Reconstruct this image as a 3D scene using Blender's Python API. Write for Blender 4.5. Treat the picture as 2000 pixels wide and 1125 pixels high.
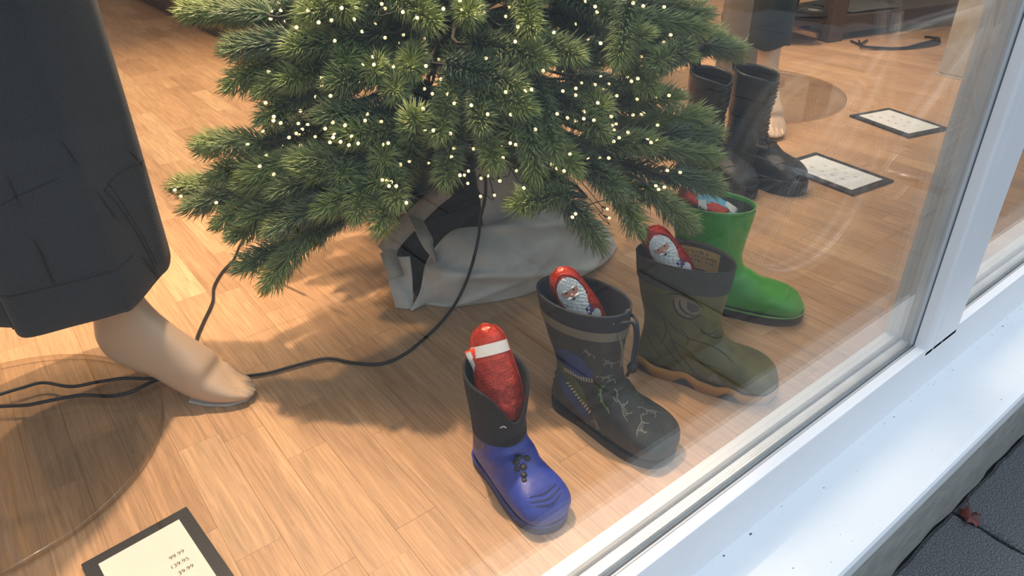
import bpy, bmesh, math, random
from mathutils import Vector, Matrix, Quaternion
from mathutils.bvhtree import BVHTree

for o in list(bpy.data.objects):
    bpy.data.objects.remove(o)
SC = bpy.context.scene
COL = SC.collection
PI = math.pi

# ------------------------------------------------------------------ camera, sky, lights, exposure
HD, PT, RL = math.radians(36.942), math.radians(31.404), math.radians(-1.676)
fwd = Vector((math.sin(HD)*math.cos(PT), math.cos(HD)*math.cos(PT), -math.sin(PT)))
rgt = Vector((math.cos(HD), -math.sin(HD), 0))
upv = rgt.cross(fwd)
r2 = rgt*math.cos(RL) + upv*math.sin(RL)
u2 = -rgt*math.sin(RL) + upv*math.cos(RL)
cam_d = bpy.data.cameras.new('camera')
cam_d.sensor_width = 36
cam_d.lens = 1385.68/2000*36
cam_d.clip_start = 0.02
cam = bpy.data.objects.new('camera', cam_d)
COL.objects.link(cam)
cam.matrix_world = Matrix(((r2.x, u2.x, -fwd.x, 0), (r2.y, u2.y, -fwd.y, 0), (r2.z, u2.z, -fwd.z, 0.72), (0, 0, 0, 1)))
SC.camera = cam

SC.view_settings.view_transform = 'Standard'
SC.view_settings.look = 'None'
SC.view_settings.gamma = 1
SC.view_settings.exposure = 0.06
SC.view_settings.use_curve_mapping = False

wd = bpy.data.worlds.new('overcast_sky')
SC.world = wd
wd.use_nodes = True
bg = wd.node_tree.nodes['Background']
bg.inputs[0].default_value = (0.70, 0.83, 1.0, 1)
bg.inputs[1].default_value = 1.5
if hasattr(SC, 'cycles'):
    SC.cycles.transparent_max_bounces = 32

def spot(name, loc, target, watts, color, angle, blend, radius):
    d = bpy.data.lights.new(name, 'SPOT')
    d.energy = watts
    d.color = color
    d.spot_size = math.radians(angle)
    d.spot_blend = blend
    d.shadow_soft_size = radius
    o = bpy.data.objects.new(name, d)
    COL.objects.link(o)
    o.location = loc
    o.rotation_euler = (Vector(target)-Vector(loc)).to_track_quat('-Z', 'Y').to_euler()
    return o
WARM = (1.0, 0.69, 0.47)
spot('ceiling_spot_tree', (0.55, 1.50, 2.5), (0.12, 0.98, 0.0), 330, WARM, 38, 0.45, 0.03)
spot('fill_spot_skirt', (-0.25, 1.9, 2.5), (0.0, 1.15, 0.0), 40, WARM, 46, 0.6, 0.04)  # weak spot kept as added fill around the skirt
spot('ceiling_spot_back', (2.2, 1.15, 2.5), (2.3, 1.75, 0.0), 170, WARM, 52, 0.7, 0.05)
spot('ceiling_spot_floor', (0.2, 2.9, 2.5), (0.5, 2.3, 0.0), 215, (1.0, 0.66, 0.36), 76, 0.7, 0.05)
ld = bpy.data.lights.new('ceiling_fill', 'AREA')  # overhead area light added as soft ambient fill for the room
ld.shape = 'RECTANGLE'
ld.size, ld.size_y = 3.5, 1.6
ld.energy = 125
ld.color = (1.0, 0.82, 0.66)
lo = bpy.data.objects.new('ceiling_fill', ld)
COL.objects.link(lo)
lo.location = (1.4, 1.9, 2.62)

# ------------------------------------------------------------------ materials
def nodes_of(name):
    m = bpy.data.materials.new(name)
    m.use_nodes = True
    nt = m.node_tree
    return m, nt, nt.nodes['Principled BSDF']

def N(nt, kind, **kw):
    n = nt.nodes.new(kind)
    for k, v in kw.items():
        if k.startswith('i_'):
            n.inputs[k[2:].replace('_', ' ')].default_value = v
        elif k.startswith('n_'):
            n.inputs[int(k[2:])].default_value = v
        else:
            setattr(n, k, v)
    return n

def mixc(nt, fac, a, b):
    n = nt.nodes.new('ShaderNodeMix')
    n.data_type = 'RGBA'
    for i, v in ((0, fac), (6, a), (7, b)):
        if hasattr(v, 'is_linked'):
            nt.links.new(v, n.inputs[i])
        else:
            n.inputs[i].default_value = v if i == 0 else tuple(v)+(1,)
    return n.outputs[2]

def mat(name, col, rough=0.5, col2=None, nscale=20.0, metal=0.0, bump=0.0, bscale=200.0, spec=0.5, detail=4.0, stretch=(1, 1, 1), emit=None, estr=0.0, lo=0.35, hi=0.65, sheen=0.0, coat=0.0):
    m, nt, b = nodes_of(name)
    tc = N(nt, 'ShaderNodeTexCoord')
    mp = N(nt, 'ShaderNodeMapping')
    mp.inputs['Scale'].default_value = stretch
    nt.links.new(tc.outputs['Object'], mp.inputs[0])
    nz = N(nt, 'ShaderNodeTexNoise', i_Scale=nscale, i_Detail=detail)
    nt.links.new(mp.outputs[0], nz.inputs['Vector'])
    rp = N(nt, 'ShaderNodeMapRange')
    rp.inputs[1].default_value = lo
    rp.inputs[2].default_value = hi
    nt.links.new(nz.outputs[0], rp.inputs[0])
    c2 = col2 if col2 else tuple(c*0.82 for c in col)
    nt.links.new(mixc(nt, rp.outputs[0], col, c2), b.inputs['Base Color'])
    b.inputs['Roughness'].default_value = rough
    b.inputs['Metallic'].default_value = metal
    b.inputs['Specular IOR Level'].default_value = spec
    if sheen:
        b.inputs['Sheen Weight'].default_value = sheen
    if coat:
        b.inputs['Coat Weight'].default_value = coat
        b.inputs['Coat Roughness'].default_value = 0.15
    if emit:
        b.inputs['Emission Color'].default_value = emit+(1,)
        b.inputs['Emission Strength'].default_value = estr
    if bump:
        n2 = N(nt, 'ShaderNodeTexNoise', i_Scale=bscale, i_Detail=3.0)
        nt.links.new(mp.outputs[0], n2.inputs['Vector'])
        bp = N(nt, 'ShaderNodeBump', i_Strength=bump, i_Distance=0.002)
        nt.links.new(n2.outputs[0], bp.inputs['Height'])
        nt.links.new(bp.outputs[0], b.inputs['Normal'])
    return m

def glass_mat(name, tint=(1, 1, 1), ior=1.5, rough=0.0):
    # thin clear sheet: Fresnel mix of a mirror and straight transmission, same on both faces
    m = bpy.data.materials.new(name)
    m.use_nodes = True
    nt = m.node_tree
    nt.nodes.clear()
    out = N(nt, 'ShaderNodeOutputMaterial')
    geo = N(nt, 'ShaderNodeNewGeometry')
    mr = N(nt, 'ShaderNodeMapRange')
    mr.inputs[3].default_value = ior
    mr.inputs[4].default_value = 1/ior
    nt.links.new(geo.outputs['Backfacing'], mr.inputs[0])
    fr = N(nt, 'ShaderNodeFresnel')
    nt.links.new(mr.outputs[0], fr.inputs[0])
    tr = N(nt, 'ShaderNodeBsdfTransparent')
    tr.inputs[0].default_value = tint+(1,)
    gl = N(nt, 'ShaderNodeBsdfGlossy')
    gl.inputs['Roughness'].default_value = rough
    mx = N(nt, 'ShaderNodeMixShader')
    nt.links.new(fr.outputs[0], mx.inputs[0])
    nt.links.new(tr.outputs[0], mx.inputs[1])
    nt.links.new(gl.outputs[0], mx.inputs[2])
    nt.links.new(mx.outputs[0], out.inputs[0])
    return m

def wood_mat():
    m, nt, b = nodes_of('oak_strip')
    tc = N(nt, 'ShaderNodeTexCoord')
    oi = N(nt, 'ShaderNodeObjectInfo')
    geo = N(nt, 'ShaderNodeNewGeometry')
    ad = N(nt, 'ShaderNodeMath', operation='ADD')
    nt.links.new(oi.outputs['Random'], ad.inputs[0])
    nt.links.new(geo.outputs['Random Per Island'], ad.inputs[1])
    fr = N(nt, 'ShaderNodeMath', operation='FRACT')
    nt.links.new(ad.outputs[0], fr.inputs[0])
    sc = N(nt, 'ShaderNodeMath', operation='MULTIPLY')
    sc.inputs[1].default_value = 37.0
    nt.links.new(fr.outputs[0], sc.inputs[0])
    va = N(nt, 'ShaderNodeVectorMath', operation='ADD')
    nt.links.new(tc.outputs['Object'], va.inputs[0])
    nt.links.new(sc.outputs[0], va.inputs[1])
    mp = N(nt, 'ShaderNodeMapping')
    mp.inputs['Scale'].default_value = (230, 9, 230)
    nt.links.new(va.outputs[0], mp.inputs[0])
    nz = N(nt, 'ShaderNodeTexNoise', i_Scale=1.0, i_Detail=6.0, i_Roughness=0.65, i_Distortion=0.6)
    nt.links.new(mp.outputs[0], nz.inputs['Vector'])
    mp2 = N(nt, 'ShaderNodeMapping')
    mp2.inputs['Scale'].default_value = (30, 3, 30)
    nt.links.new(va.outputs[0], mp2.inputs[0])
    nz2 = N(nt, 'ShaderNodeTexNoise', i_Scale=1.0, i_Detail=3.0)
    nt.links.new(mp2.outputs[0], nz2.inputs['Vector'])
    rp = N(nt, 'ShaderNodeValToRGB')
    e = rp.color_ramp.elements
    e[0].position, e[0].color = 0.0, (0.455, 0.268, 0.145, 1)
    e[1].position, e[1].color = 1.0, (0.62, 0.395, 0.225, 1)
    for p, c in ((0.25, (0.51, 0.305, 0.165)), (0.85, (0.55, 0.332, 0.182))):
        x = e.new(p)
        x.color = c+(1,)
    nt.links.new(fr.outputs[0], rp.inputs[0])
    m1 = N(nt, 'ShaderNodeMapRange')
    for i, v in ((1, 0.3), (2, 0.72), (3, 0.66), (4, 1.22)):
        m1.inputs[i].default_value = v
    nt.links.new(nz.outputs[0], m1.inputs[0])
    m2 = N(nt, 'ShaderNodeMapRange')
    for i, v in ((1, 0.3), (2, 0.7), (3, 0.9), (4, 1.1)):
        m2.inputs[i].default_value = v
    nt.links.new(nz2.outputs[0], m2.inputs[0])
    mu = N(nt, 'ShaderNodeMath', operation='MULTIPLY')
    nt.links.new(m1.outputs[0], mu.inputs[0])
    nt.links.new(m2.outputs[0], mu.inputs[1])
    vm = N(nt, 'ShaderNodeVectorMath', operation='SCALE')
    nt.links.new(rp.outputs[0], vm.inputs[0])
    nt.links.new(mu.outputs[0], vm.inputs['Scale'])
    nt.links.new(vm.outputs[0], b.inputs['Base Color'])
    b.inputs['Roughness'].default_value = 0.42
    b.inputs['Specular IOR Level'].default_value = 0.4
    bp = N(nt, 'ShaderNodeBump', i_Strength=0.15, i_Distance=0.001)
    nt.links.new(nz.outputs[0], bp.inputs['Height'])
    nt.links.new(bp.outputs[0], b.inputs['Normal'])
    return m

def needle_mat():
    m, nt, b = nodes_of('fir_needle')
    at = N(nt, 'ShaderNodeAttribute', attribute_name='along')
    sp = N(nt, 'ShaderNodeSeparateColor')
    nt.links.new(at.outputs['Color'], sp.inputs[0])
    oi = N(nt, 'ShaderNodeObjectInfo')
    # sprig tone: inner sprigs darkened to put shade into the colour, tips lighter
    m1 = N(nt, 'ShaderNodeMapRange')
    for i, v in ((1, 0.0), (2, 1.0), (3, -0.45), (4, 0.5)):
        m1.inputs[i].default_value = v
    cs = N(nt, 'ShaderNodeSeparateColor')
    nt.links.new(oi.outputs['Color'], cs.inputs[0])
    nt.links.new(cs.outputs[0], m1.inputs[0])
    ad = N(nt, 'ShaderNodeMath', operation='ADD')
    ad.use_clamp = True
    pw = N(nt, 'ShaderNodeMath', operation='POWER')
    pw.inputs[1].default_value = 1.7
    nt.links.new(sp.outputs[0], pw.inputs[0])
    ml = N(nt, 'ShaderNodeMath', operation='MULTIPLY')
    ml.inputs[1].default_value = 0.85
    nt.links.new(pw.outputs[0], ml.inputs[0])
    nt.links.new(ml.outputs[0], ad.inputs[0])
    nt.links.new(m1.outputs[0], ad.inputs[1])
    c1 = mixc(nt, ad.outputs[0], (0.060, 0.115, 0.088), (0.34, 0.42, 0.12))
    c2 = mixc(nt, sp.outputs[1], c1, (0.40, 0.48, 0.22))
    c3 = mixc(nt, 0.38, c1, c2)
    nt.links.new(c3, b.inputs['Base Color'])
    b.inputs['Roughness'].default_value = 0.42
    b.inputs['Specular IOR Level'].default_value = 0.5
    return m

def twill_mat():
    m, nt, b = nodes_of('charcoal_twill')
    tc = N(nt, 'ShaderNodeTexCoord')
    mp = N(nt, 'ShaderNodeMapping')
    mp.inputs['Rotation'].default_value = (0.2, math.radians(12), 0.3)
    nt.links.new(tc.outputs['Object'], mp.inputs[0])
    wv = N(nt, 'ShaderNodeTexWave', i_Scale=120.0, i_Distortion=1.5, i_Detail=2.0)
    wv.bands_direction = 'DIAGONAL'
    wv.inputs['Detail Scale'].default_value = 30
    nt.links.new(mp.outputs[0], wv.inputs[0])
    nz = N(nt, 'ShaderNodeTexNoise', i_Scale=420.0, i_Detail=3.0)
    nt.links.new(tc.outputs['Object'], nz.inputs['Vector'])
    ad = N(nt, 'ShaderNodeMath', operation='MULTIPLY')
    nt.links.new(wv.outputs[1], ad.inputs[0])
    nt.links.new(nz.outputs[0], ad.inputs[1])
    nt.links.new(mixc(nt, ad.outputs[0], (0.017, 0.022, 0.028), (0.058, 0.068, 0.080)), b.inputs['Base Color'])
    b.inputs['Roughness'].default_value = 0.95
    b.inputs['Sheen Weight'].default_value = 0.08
    bp = N(nt, 'ShaderNodeBump', i_Strength=0.5, i_Distance=0.001)
    nt.links.new(ad.outputs[0], bp.inputs['Height'])
    nt.links.new(bp.outputs[0], b.inputs['Normal'])
    return m

M = {}
def setup_materials():
    M['oak'] = wood_mat()
    M['subfloor'] = mat('subfloor_gap', (0.30, 0.18, 0.10), 0.8)
    M['needle'] = needle_mat()
    M['twill'] = twill_mat()
    M['seam'] = mat('charcoal_seam', (0.018, 0.021, 0.026), 0.95, nscale=200)
    M['glass'] = glass_mat('clear_glass', (0.985, 0.995, 0.99))
    M['acrylic'] = glass_mat('clear_acrylic', (0.965, 0.965, 0.955), rough=0.03)
    M['acrylic_edge'] = glass_mat('acrylic_edge', (0.86, 0.82, 0.75), ior=1.9, rough=0.12)
    M['pvc'] = mat('white_window_plastic', (0.80, 0.81, 0.83), 0.32, (0.77, 0.78, 0.80), nscale=9)
    M['sill'] = mat('white_coated_sill', (0.80, 0.82, 0.83), 0.38, (0.76, 0.79, 0.80), nscale=7)
    M['gasket'] = mat('grey_rubber_gasket', (0.10, 0.115, 0.13), 0.6)
    M['alu'] = mat('aluminium_spacer', (0.62, 0.65, 0.66), 0.35, metal=0.6)
    M['dot'] = mat('spacer_perforation', (0.85, 0.87, 0.88), 0.5)
    M['dirt'] = mat('dirt_speck', (0.10, 0.10, 0.10), 0.9)
    M['plinth'] = mat('grey_plinth_stone', (0.33, 0.33, 0.30), 0.8, (0.26, 0.26, 0.235), nscale=60, bump=0.2, bscale=220, stretch=(0.4, 1, 1))
    M['plaster'] = mat('cream_plaster', (0.62, 0.57, 0.48), 0.9, (0.54, 0.50, 0.42), nscale=22, bump=0.6, bscale=60)
    M['white_wall'] = mat('white_paint', (0.72, 0.70, 0.66), 0.9)
    M['granite'] = mat('dark_granite', (0.055, 0.058, 0.062), 0.75, (0.22, 0.22, 0.225), nscale=430, bump=0.6, bscale=380, detail=6, lo=0.45, hi=0.68)
    M['asphalt'] = mat('asphalt', (0.06, 0.062, 0.066), 0.85, (0.10, 0.10, 0.105), nscale=120)
    M['joint'] = mat('pavement_joint', (0.02, 0.02, 0.02), 0.95)
    M['leaf_red'] = mat('dead_red_leaf', (0.16, 0.028, 0.022), 0.5, (0.07, 0.02, 0.016), nscale=60)
    M['skin'] = mat('mannequin_skin', (0.57, 0.41, 0.285), 0.33, (0.54, 0.385, 0.265), nscale=8, spec=0.5)
    M['clear_pad'] = mat('clear_foot_pad', (0.60, 0.62, 0.62), 0.15)
    M['canvas'] = mat('grey_canvas', (0.62, 0.625, 0.60), 0.95, (0.53, 0.535, 0.515), nscale=26, bump=0.35, bscale=900)
    M['strap'] = mat('beige_strap', (0.48, 0.44, 0.38), 0.95, (0.41, 0.375, 0.33), nscale=60, bump=0.4, bscale=700)
    M['bag_dark'] = mat('bag_inside_shade', (0.035, 0.032, 0.030), 0.9, (0.06, 0.055, 0.05), nscale=30)
    M['stand'] = mat('dark_green_metal', (0.018, 0.030, 0.026), 0.45)
    M['bark'] = mat('artificial_branch', (0.035, 0.030, 0.022), 0.8, (0.055, 0.047, 0.03), nscale=80)
    M['wire'] = mat('dark_green_wire', (0.018, 0.028, 0.024), 0.45)
    M['bulb'] = mat('warm_led', (1.0, 0.86, 0.6), 0.3, emit=(1.0, 0.72, 0.33), estr=2.4)
    M['socket'] = mat('led_socket', (0.03, 0.05, 0.04), 0.4)
    M['cord'] = mat('black_cord', (0.012, 0.012, 0.013), 0.4)
    M['card'] = mat('cream_card', (0.80, 0.76, 0.68), 0.85, (0.78, 0.74, 0.655), nscale=10)
    M['cardw'] = mat('white_card', (0.74, 0.75, 0.74), 0.85, (0.70, 0.71, 0.70), nscale=10)
    M['black_board'] = mat('black_board', (0.018, 0.018, 0.019), 0.5)
    M['ink'] = mat('grey_ink', (0.06, 0.06, 0.06), 0.8)
    M['ink2'] = mat('pale_grey_ink', (0.16, 0.16, 0.17), 0.8)
    # boots
    M['blue'] = mat('blue_rubber', (0.030, 0.060, 0.40), 0.36, (0.022, 0.045, 0.31), nscale=60, bump=0.12, bscale=500)
    M['blue_edge'] = mat('dark_blue_rubber', (0.014, 0.022, 0.13), 0.4)
    M['mauve'] = mat('mauve_panel', (0.105, 0.085, 0.15), 0.6)
    M['black_knit'] = mat('black_knit', (0.010, 0.010, 0.013), 0.9, (0.018, 0.018, 0.021), nscale=300, bump=0.6, bscale=700)
    M['black_rubber'] = mat('black_rubber', (0.012, 0.012, 0.013), 0.5)
    M['white_thread'] = mat('white_thread', (0.75, 0.75, 0.74), 0.7)
    M['camo'] = mat('dark_camouflage_rubber', (0.022, 0.027, 0.030), 0.5, (0.040, 0.044, 0.040), nscale=70, bump=0.2, bscale=400)
    M['navy'] = mat('navy_nylon', (0.012, 0.016, 0.026), 0.65, (0.020, 0.026, 0.038), nscale=60)
    M['band'] = mat('olive_grey_band', (0.19, 0.18, 0.135), 0.5)
    M['print_blue'] = mat('blue_print', (0.025, 0.065, 0.20), 0.5, (0.016, 0.045, 0.14), nscale=70)
    M['print_green'] = mat('green_print', (0.075, 0.11, 0.032), 0.5, (0.04, 0.075, 0.025), nscale=70)
    M['print_lime'] = mat('lime_print', (0.13, 0.26, 0.09), 0.5)
    M['print_pale'] = mat('pale_print', (0.27, 0.28, 0.22), 0.6)
    M['tooth'] = mat('tooth_print', (0.42, 0.41, 0.33), 0.6)
    M['steel'] = mat('bright_steel', (0.75, 0.76, 0.77), 0.25, metal=0.9)
    M['olive'] = mat('olive_rubber', (0.135, 0.125, 0.036), 0.42, (0.075, 0.078, 0.028), nscale=28, bump=0.2, bscale=160)
    M['olive_cuff'] = mat('dark_grey_nylon', (0.050, 0.049, 0.044), 0.75, (0.066, 0.064, 0.058), nscale=90, bump=0.5, bscale=60)
    M['orange'] = mat('orange_midsole', (0.56, 0.27, 0.06), 0.45)
    M['brown_lug'] = mat('dark_brown_lug', (0.045, 0.038, 0.033), 0.6)
    M['crease'] = mat('dark_olive_crease', (0.020, 0.020, 0.012), 0.6)
    M['eye_tan'] = mat('tan_print', (0.23, 0.18, 0.13), 0.6)
    M['eye_mauve'] = mat('mauve_print', (0.09, 0.065, 0.07), 0.6)
    M['olive_light'] = mat('yellow_olive_print', (0.16, 0.15, 0.03), 0.5)
    M['label'] = mat('ochre_label', (0.50, 0.33, 0.11), 0.8, (0.43, 0.29, 0.11), nscale=40)
    M['lining'] = mat('grey_lining', (0.11, 0.105, 0.10), 0.9)
    M['green'] = mat('bright_green_rubber', (0.055, 0.36, 0.045), 0.33, (0.05, 0.33, 0.042), nscale=10)
    M['green_light'] = mat('light_green_piping', (0.15, 0.45, 0.11), 0.35)
    M['green_lining'] = mat('grey_felt', (0.10, 0.11, 0.10), 0.95)
    M['leather'] = mat('black_leather', (0.014, 0.013, 0.013), 0.36, (0.022, 0.020, 0.020), nscale=40, bump=0.5, bscale=120)
    M['lug_black'] = mat('black_platform', (0.014, 0.014, 0.015), 0.45)
    M['lace'] = mat('black_lace', (0.020, 0.020, 0.022), 0.7)
    # sweets
    M['foil'] = mat('red_foil', (0.55, 0.050, 0.022), 0.26, (0.42, 0.032, 0.018), nscale=90, metal=0.45, bump=0.7, bscale=160)
    M['foil_dark'] = mat('deep_red_foil', (0.48, 0.020, 0.018), 0.25, (0.34, 0.016, 0.014), nscale=90, metal=0.45, bump=0.7, bscale=160)
    M['fur'] = mat('white_print_fur', (0.72, 0.75, 0.76), 0.4, (0.56, 0.62, 0.66), nscale=160, bump=0.8, bscale=240)
    M['face'] = mat('pink_face', (0.60, 0.34, 0.27), 0.4, (0.58, 0.24, 0.20), nscale=200)
    M['dark_print'] = mat('dark_print', (0.05, 0.03, 0.03), 0.5)
    M['purple'] = mat('purple_print', (0.08, 0.045, 0.20), 0.4)
    M['rust_print'] = mat('dark_red_lettering', (0.17, 0.018, 0.010), 0.5)
    M['scarlet'] = mat('scarlet_wrapper', (0.80, 0.055, 0.020), 0.3)
    M['cyan'] = mat('light_blue_wrapper', (0.10, 0.42, 0.62), 0.3, (0.2, 0.55, 0.72), nscale=60)
    M['white_wrap'] = mat('white_wrapper', (0.80, 0.80, 0.79), 0.35)
    # far things
    M['taupe'] = mat('taupe_cloth', (0.19, 0.165, 0.135), 0.9, (0.24, 0.21, 0.175), nscale=12, bump=0.4, bscale=300)
    M['dark_teal'] = mat('dark_teal_cloth', (0.022, 0.032, 0.036), 0.9, (0.035, 0.045, 0.048), nscale=16)
    M['dark_wood'] = mat('dark_stained_wood', (0.075, 0.048, 0.036), 0.5, (0.10, 0.07, 0.052), nscale=40, stretch=(8, 1, 1))
    M['counter'] = mat('brown_veneer', (0.115, 0.068, 0.048), 0.5, (0.085, 0.05, 0.036), nscale=20, stretch=(1, 1, 8))
    M['grey_cloth'] = mat('grey_cloth', (0.15, 0.155, 0.15), 0.9)
    M['tyre'] = mat('pale_tyre_rubber', (0.42, 0.42, 0.41), 0.7)
    M['rim_alu'] = mat('silver_rim', (0.75, 0.76, 0.78), 0.3, metal=0.7)
    M['bike_paint'] = mat('silver_paint', (0.55, 0.57, 0.60), 0.3, metal=0.3)
setup_materials()

# ------------------------------------------------------------------ helpers
def link(o, parent=None):
    COL.objects.link(o)
    if parent is not None:
        o.parent = parent
    return o

def mesh(name, verts, faces, m, parent=None, smooth=True):
    me = bpy.data.meshes.new(name)
    me.from_pydata([tuple(v) for v in verts], [], faces)
    me.update()
    me.materials.append(M[m] if isinstance(m, str) else m)
    if smooth:
        me.polygons.foreach_set('use_smooth', [True]*len(me.polygons))
    return link(bpy.data.objects.new(name, me), parent)

def tag(o, label=None, cat=None, group=None, kind=None):
    for k, v in (('label', label), ('category', cat), ('group', group), ('kind', kind)):
        if v:
            o[k] = v
    return o

def empty(name, loc=(0, 0, 0), rz=0.0, parent=None):
    o = bpy.data.objects.new(name, None)
    o.empty_display_size = 0.02
    o.location = loc
    o.rotation_euler = (0, 0, rz)
    return link(o, parent)

class MB:
    def __init__(s):
        s.v, s.f = [], []
    def add(s, v, f):
        n = len(s.v)
        s.v += [tuple(x) for x in v]
        s.f += [tuple(i+n for i in q) for q in f]
        return s
    def box(s, a, b):
        x0, y0, z0 = a
        x1, y1, z1 = b
        return s.add([(x0, y0, z0), (x1, y0, z0), (x1, y1, z0), (x0, y1, z0), (x0, y0, z1), (x1, y0, z1), (x1, y1, z1), (x0, y1, z1)],
                     [(0, 3, 2, 1), (4, 5, 6, 7), (0, 1, 5, 4), (1, 2, 6, 5), (2, 3, 7, 6), (3, 0, 4, 7)])
    def tube(s, pts, r, n=8, closed=False, cap=True, rs=None):
        pts = [Vector(p) for p in pts]
        k = len(pts)
        V, F = [], []
        nrm = None
        for i, p in enumerate(pts):
            if closed:
                t = pts[(i+1) % k]-pts[i-1]
            else:
                t = pts[min(i+1, k-1)]-pts[max(i-1, 0)]
            t.normalize()
            if nrm is None:
                nrm = t.orthogonal().normalized()
            else:
                nrm = (nrm - t*nrm.dot(t))
                nrm = nrm.normalized() if nrm.length > 1e-6 else t.orthogonal().normalized()
            bn = t.cross(nrm)
            rr = rs[i] if rs else r
            for j in range(n):
                a = 2*PI*j/n
                V.append(p+(nrm*math.cos(a)+bn*math.sin(a))*rr)
        for i in range(k if closed else k-1):
            for j in range(n):
                a, b = i*n+j, i*n+(j+1) % n
                c, d = ((i+1) % k)*n+(j+1) % n, ((i+1) % k)*n+j
                F.append((a, b, c, d))
        if cap and not closed:
            F.append(tuple(range(n-1, -1, -1)))
            F.append(tuple((k-1)*n+j for j in range(n)))
        return s.add(V, F)
    def sphere(s, c, r, nu=10, nv=6, sc=(1, 1, 1)):
        V, F = [], []
        for i in range(nv+1):
            t = PI*i/nv
            for j in range(nu):
                a = 2*PI*j/nu
                V.append((c[0]+r*sc[0]*math.sin(t)*math.cos(a), c[1]+r*sc[1]*math.sin(t)*math.sin(a), c[2]+r*sc[2]*math.cos(t)))
        for i in range(nv):
            for j in range(nu):
                F.append((i*nu+j, (i+1)*nu+j, (i+1)*nu+(j+1) % nu, i*nu+(j+1) % nu))
        return s.add(V, F)
    def prism(s, poly, z0, z1):
        n = len(poly)
        V = [(x, y, z0) for x, y in poly]+[(x, y, z1) for x, y in poly]
        F = [tuple(range(n-1, -1, -1)), tuple(range(n, 2*n))]
        F += [(i, (i+1) % n, n+(i+1) % n, n+i) for i in range(n)]
        return s.add(V, F)
    def build(s, name, m, parent=None, smooth=False):
        return mesh(name, s.v, s.f, m, parent, smooth)

def bevel(o, w, seg=2, ang=30):
    b = o.modifiers.new('bevel', 'BEVEL')
    b.width = w
    b.segments = seg
    b.limit_method = 'ANGLE'
    b.angle_limit = math.radians(ang)
    o.data.polygons.foreach_set('use_smooth', [True]*len(o.data.polygons))
    w2 = o.modifiers.new('wn', 'WEIGHTED_NORMAL')
    w2.keep_sharp = True
    return o

def catmull(pts, n):
    # n samples through the control points (any dimension)
    k = len(pts)
    out = []
    for i in range(n):
        t = i/(n-1)*(k-1)
        a = min(int(t), k-2)
        u = t-a
        p0, p1, p2, p3 = pts[max(a-1, 0)], pts[a], pts[a+1], pts[min(a+2, k-1)]
        out.append(tuple(0.5*(2*q1+(q2-q0)*u+(2*q0-5*q1+4*q2-q3)*u*u+(3*q1-q0-3*q2+q3)*u**3) for q0, q1, q2, q3 in zip(p0, p1, p2, p3)))
    return out

def patch(ctrl, nu, nv):
    cols = [catmull(c, nv) for c in ctrl]
    rows = [catmull([c[j] for c in cols], nu) for j in range(nv)]
    V = [p for r in rows for p in r]
    F = [(j*nu+i, j*nu+i+1, (j+1)*nu+i+1, (j+1)*nu+i) for j in range(nv-1) for i in range(nu-1)]
    return V, F

def copy_tree(o, parent=None):
    c = o.copy()
    COL.objects.link(c)
    c.parent = parent
    for ch in list(o.children):
        copy_tree(ch, c)
    return c

# ------------------------------------------------------------------ the setting: floor, room, pavement
rnd = random.Random(5)
SW = 0.0585                                             # strip width
floor = empty('floor')
tag(floor, 'oak strip parquet floor running back from the shop window', 'floor', kind='structure')
MB().box((-2.2, 0.385, -0.20), (5.2, 6.6, -0.0090)).build('subfloor', 'subfloor', floor)
strips = []
nx = int(7.2/SW)
for i in range(nx):
    x = -2.1+i*SW
    y = 0.388-rnd.random()*0.3
    while y < 6.55:
        L = rnd.choice((0.24, 0.30, 0.36, 0.42))
        y0, y1 = max(y, 0.388), min(y+L, 6.55)
        if y1-y0 > 0.03:
            strips.append((x, y0, y1))
        y += L
lm = {}
def strip_mesh(L):
    k = round(L, 3)
    if k not in lm:
        b = MB()
        g, w = 0.0001, SW
        c = 0.00025
        x0, x1, y0, y1 = g, w-g, g, L-g
        b.add([(x0, y0, -0.009), (x1, y0, -0.009), (x1, y1, -0.009), (x0, y1, -0.009), (x0, y0, -c), (x1, y0, -c), (x1, y1, -c), (x0, y1, -c),
               (x0+c, y0+c, 0), (x1-c, y0+c, 0), (x1-c, y1-c, 0), (x0+c, y1-c, 0)],
              [(0, 1, 5, 4), (1, 2, 6, 5), (2, 3, 7, 6), (3, 0, 4, 7), (4, 5, 9, 8), (5, 6, 10, 9), (6, 7, 11, 10), (7, 4, 8, 11), (8, 9, 10, 11)])
        me = bpy.data.meshes.new('floor_strip')
        me.from_pydata(b.v, [], b.f)
        me.materials.append(M['oak'])
        lm[k] = me
    return lm[k]
def in_view(s):
    p = Vector((s[0]+SW/2, (s[1]+s[2])/2, -0.72))
    w = p.dot(fwd)
    return w > 0 and abs(p.dot(r2)/w*1385.7) < 1010 and abs(p.dot(u2)/w*1385.7) < 580
strips.sort(key=lambda s: (not in_view(s), (s[0]+0.03)**2+((s[1]+s[2])/2)**2))
rest = MB()
for k, (x, y0, y1) in enumerate(strips):
    if k < 300:
        o = link(bpy.data.objects.new('floor_strip', strip_mesh(y1-y0)), floor)
        o.location = (x, y0, 0)
    else:
        me = strip_mesh(y1-y0)
        rest.add([(v.co.x+x, v.co.y+y0, v.co.z) for v in me.vertices], [tuple(p.vertices) for p in me.polygons])
tag(rest.build('floor_strips_beyond', 'oak', floor), kind='stuff')

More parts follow.
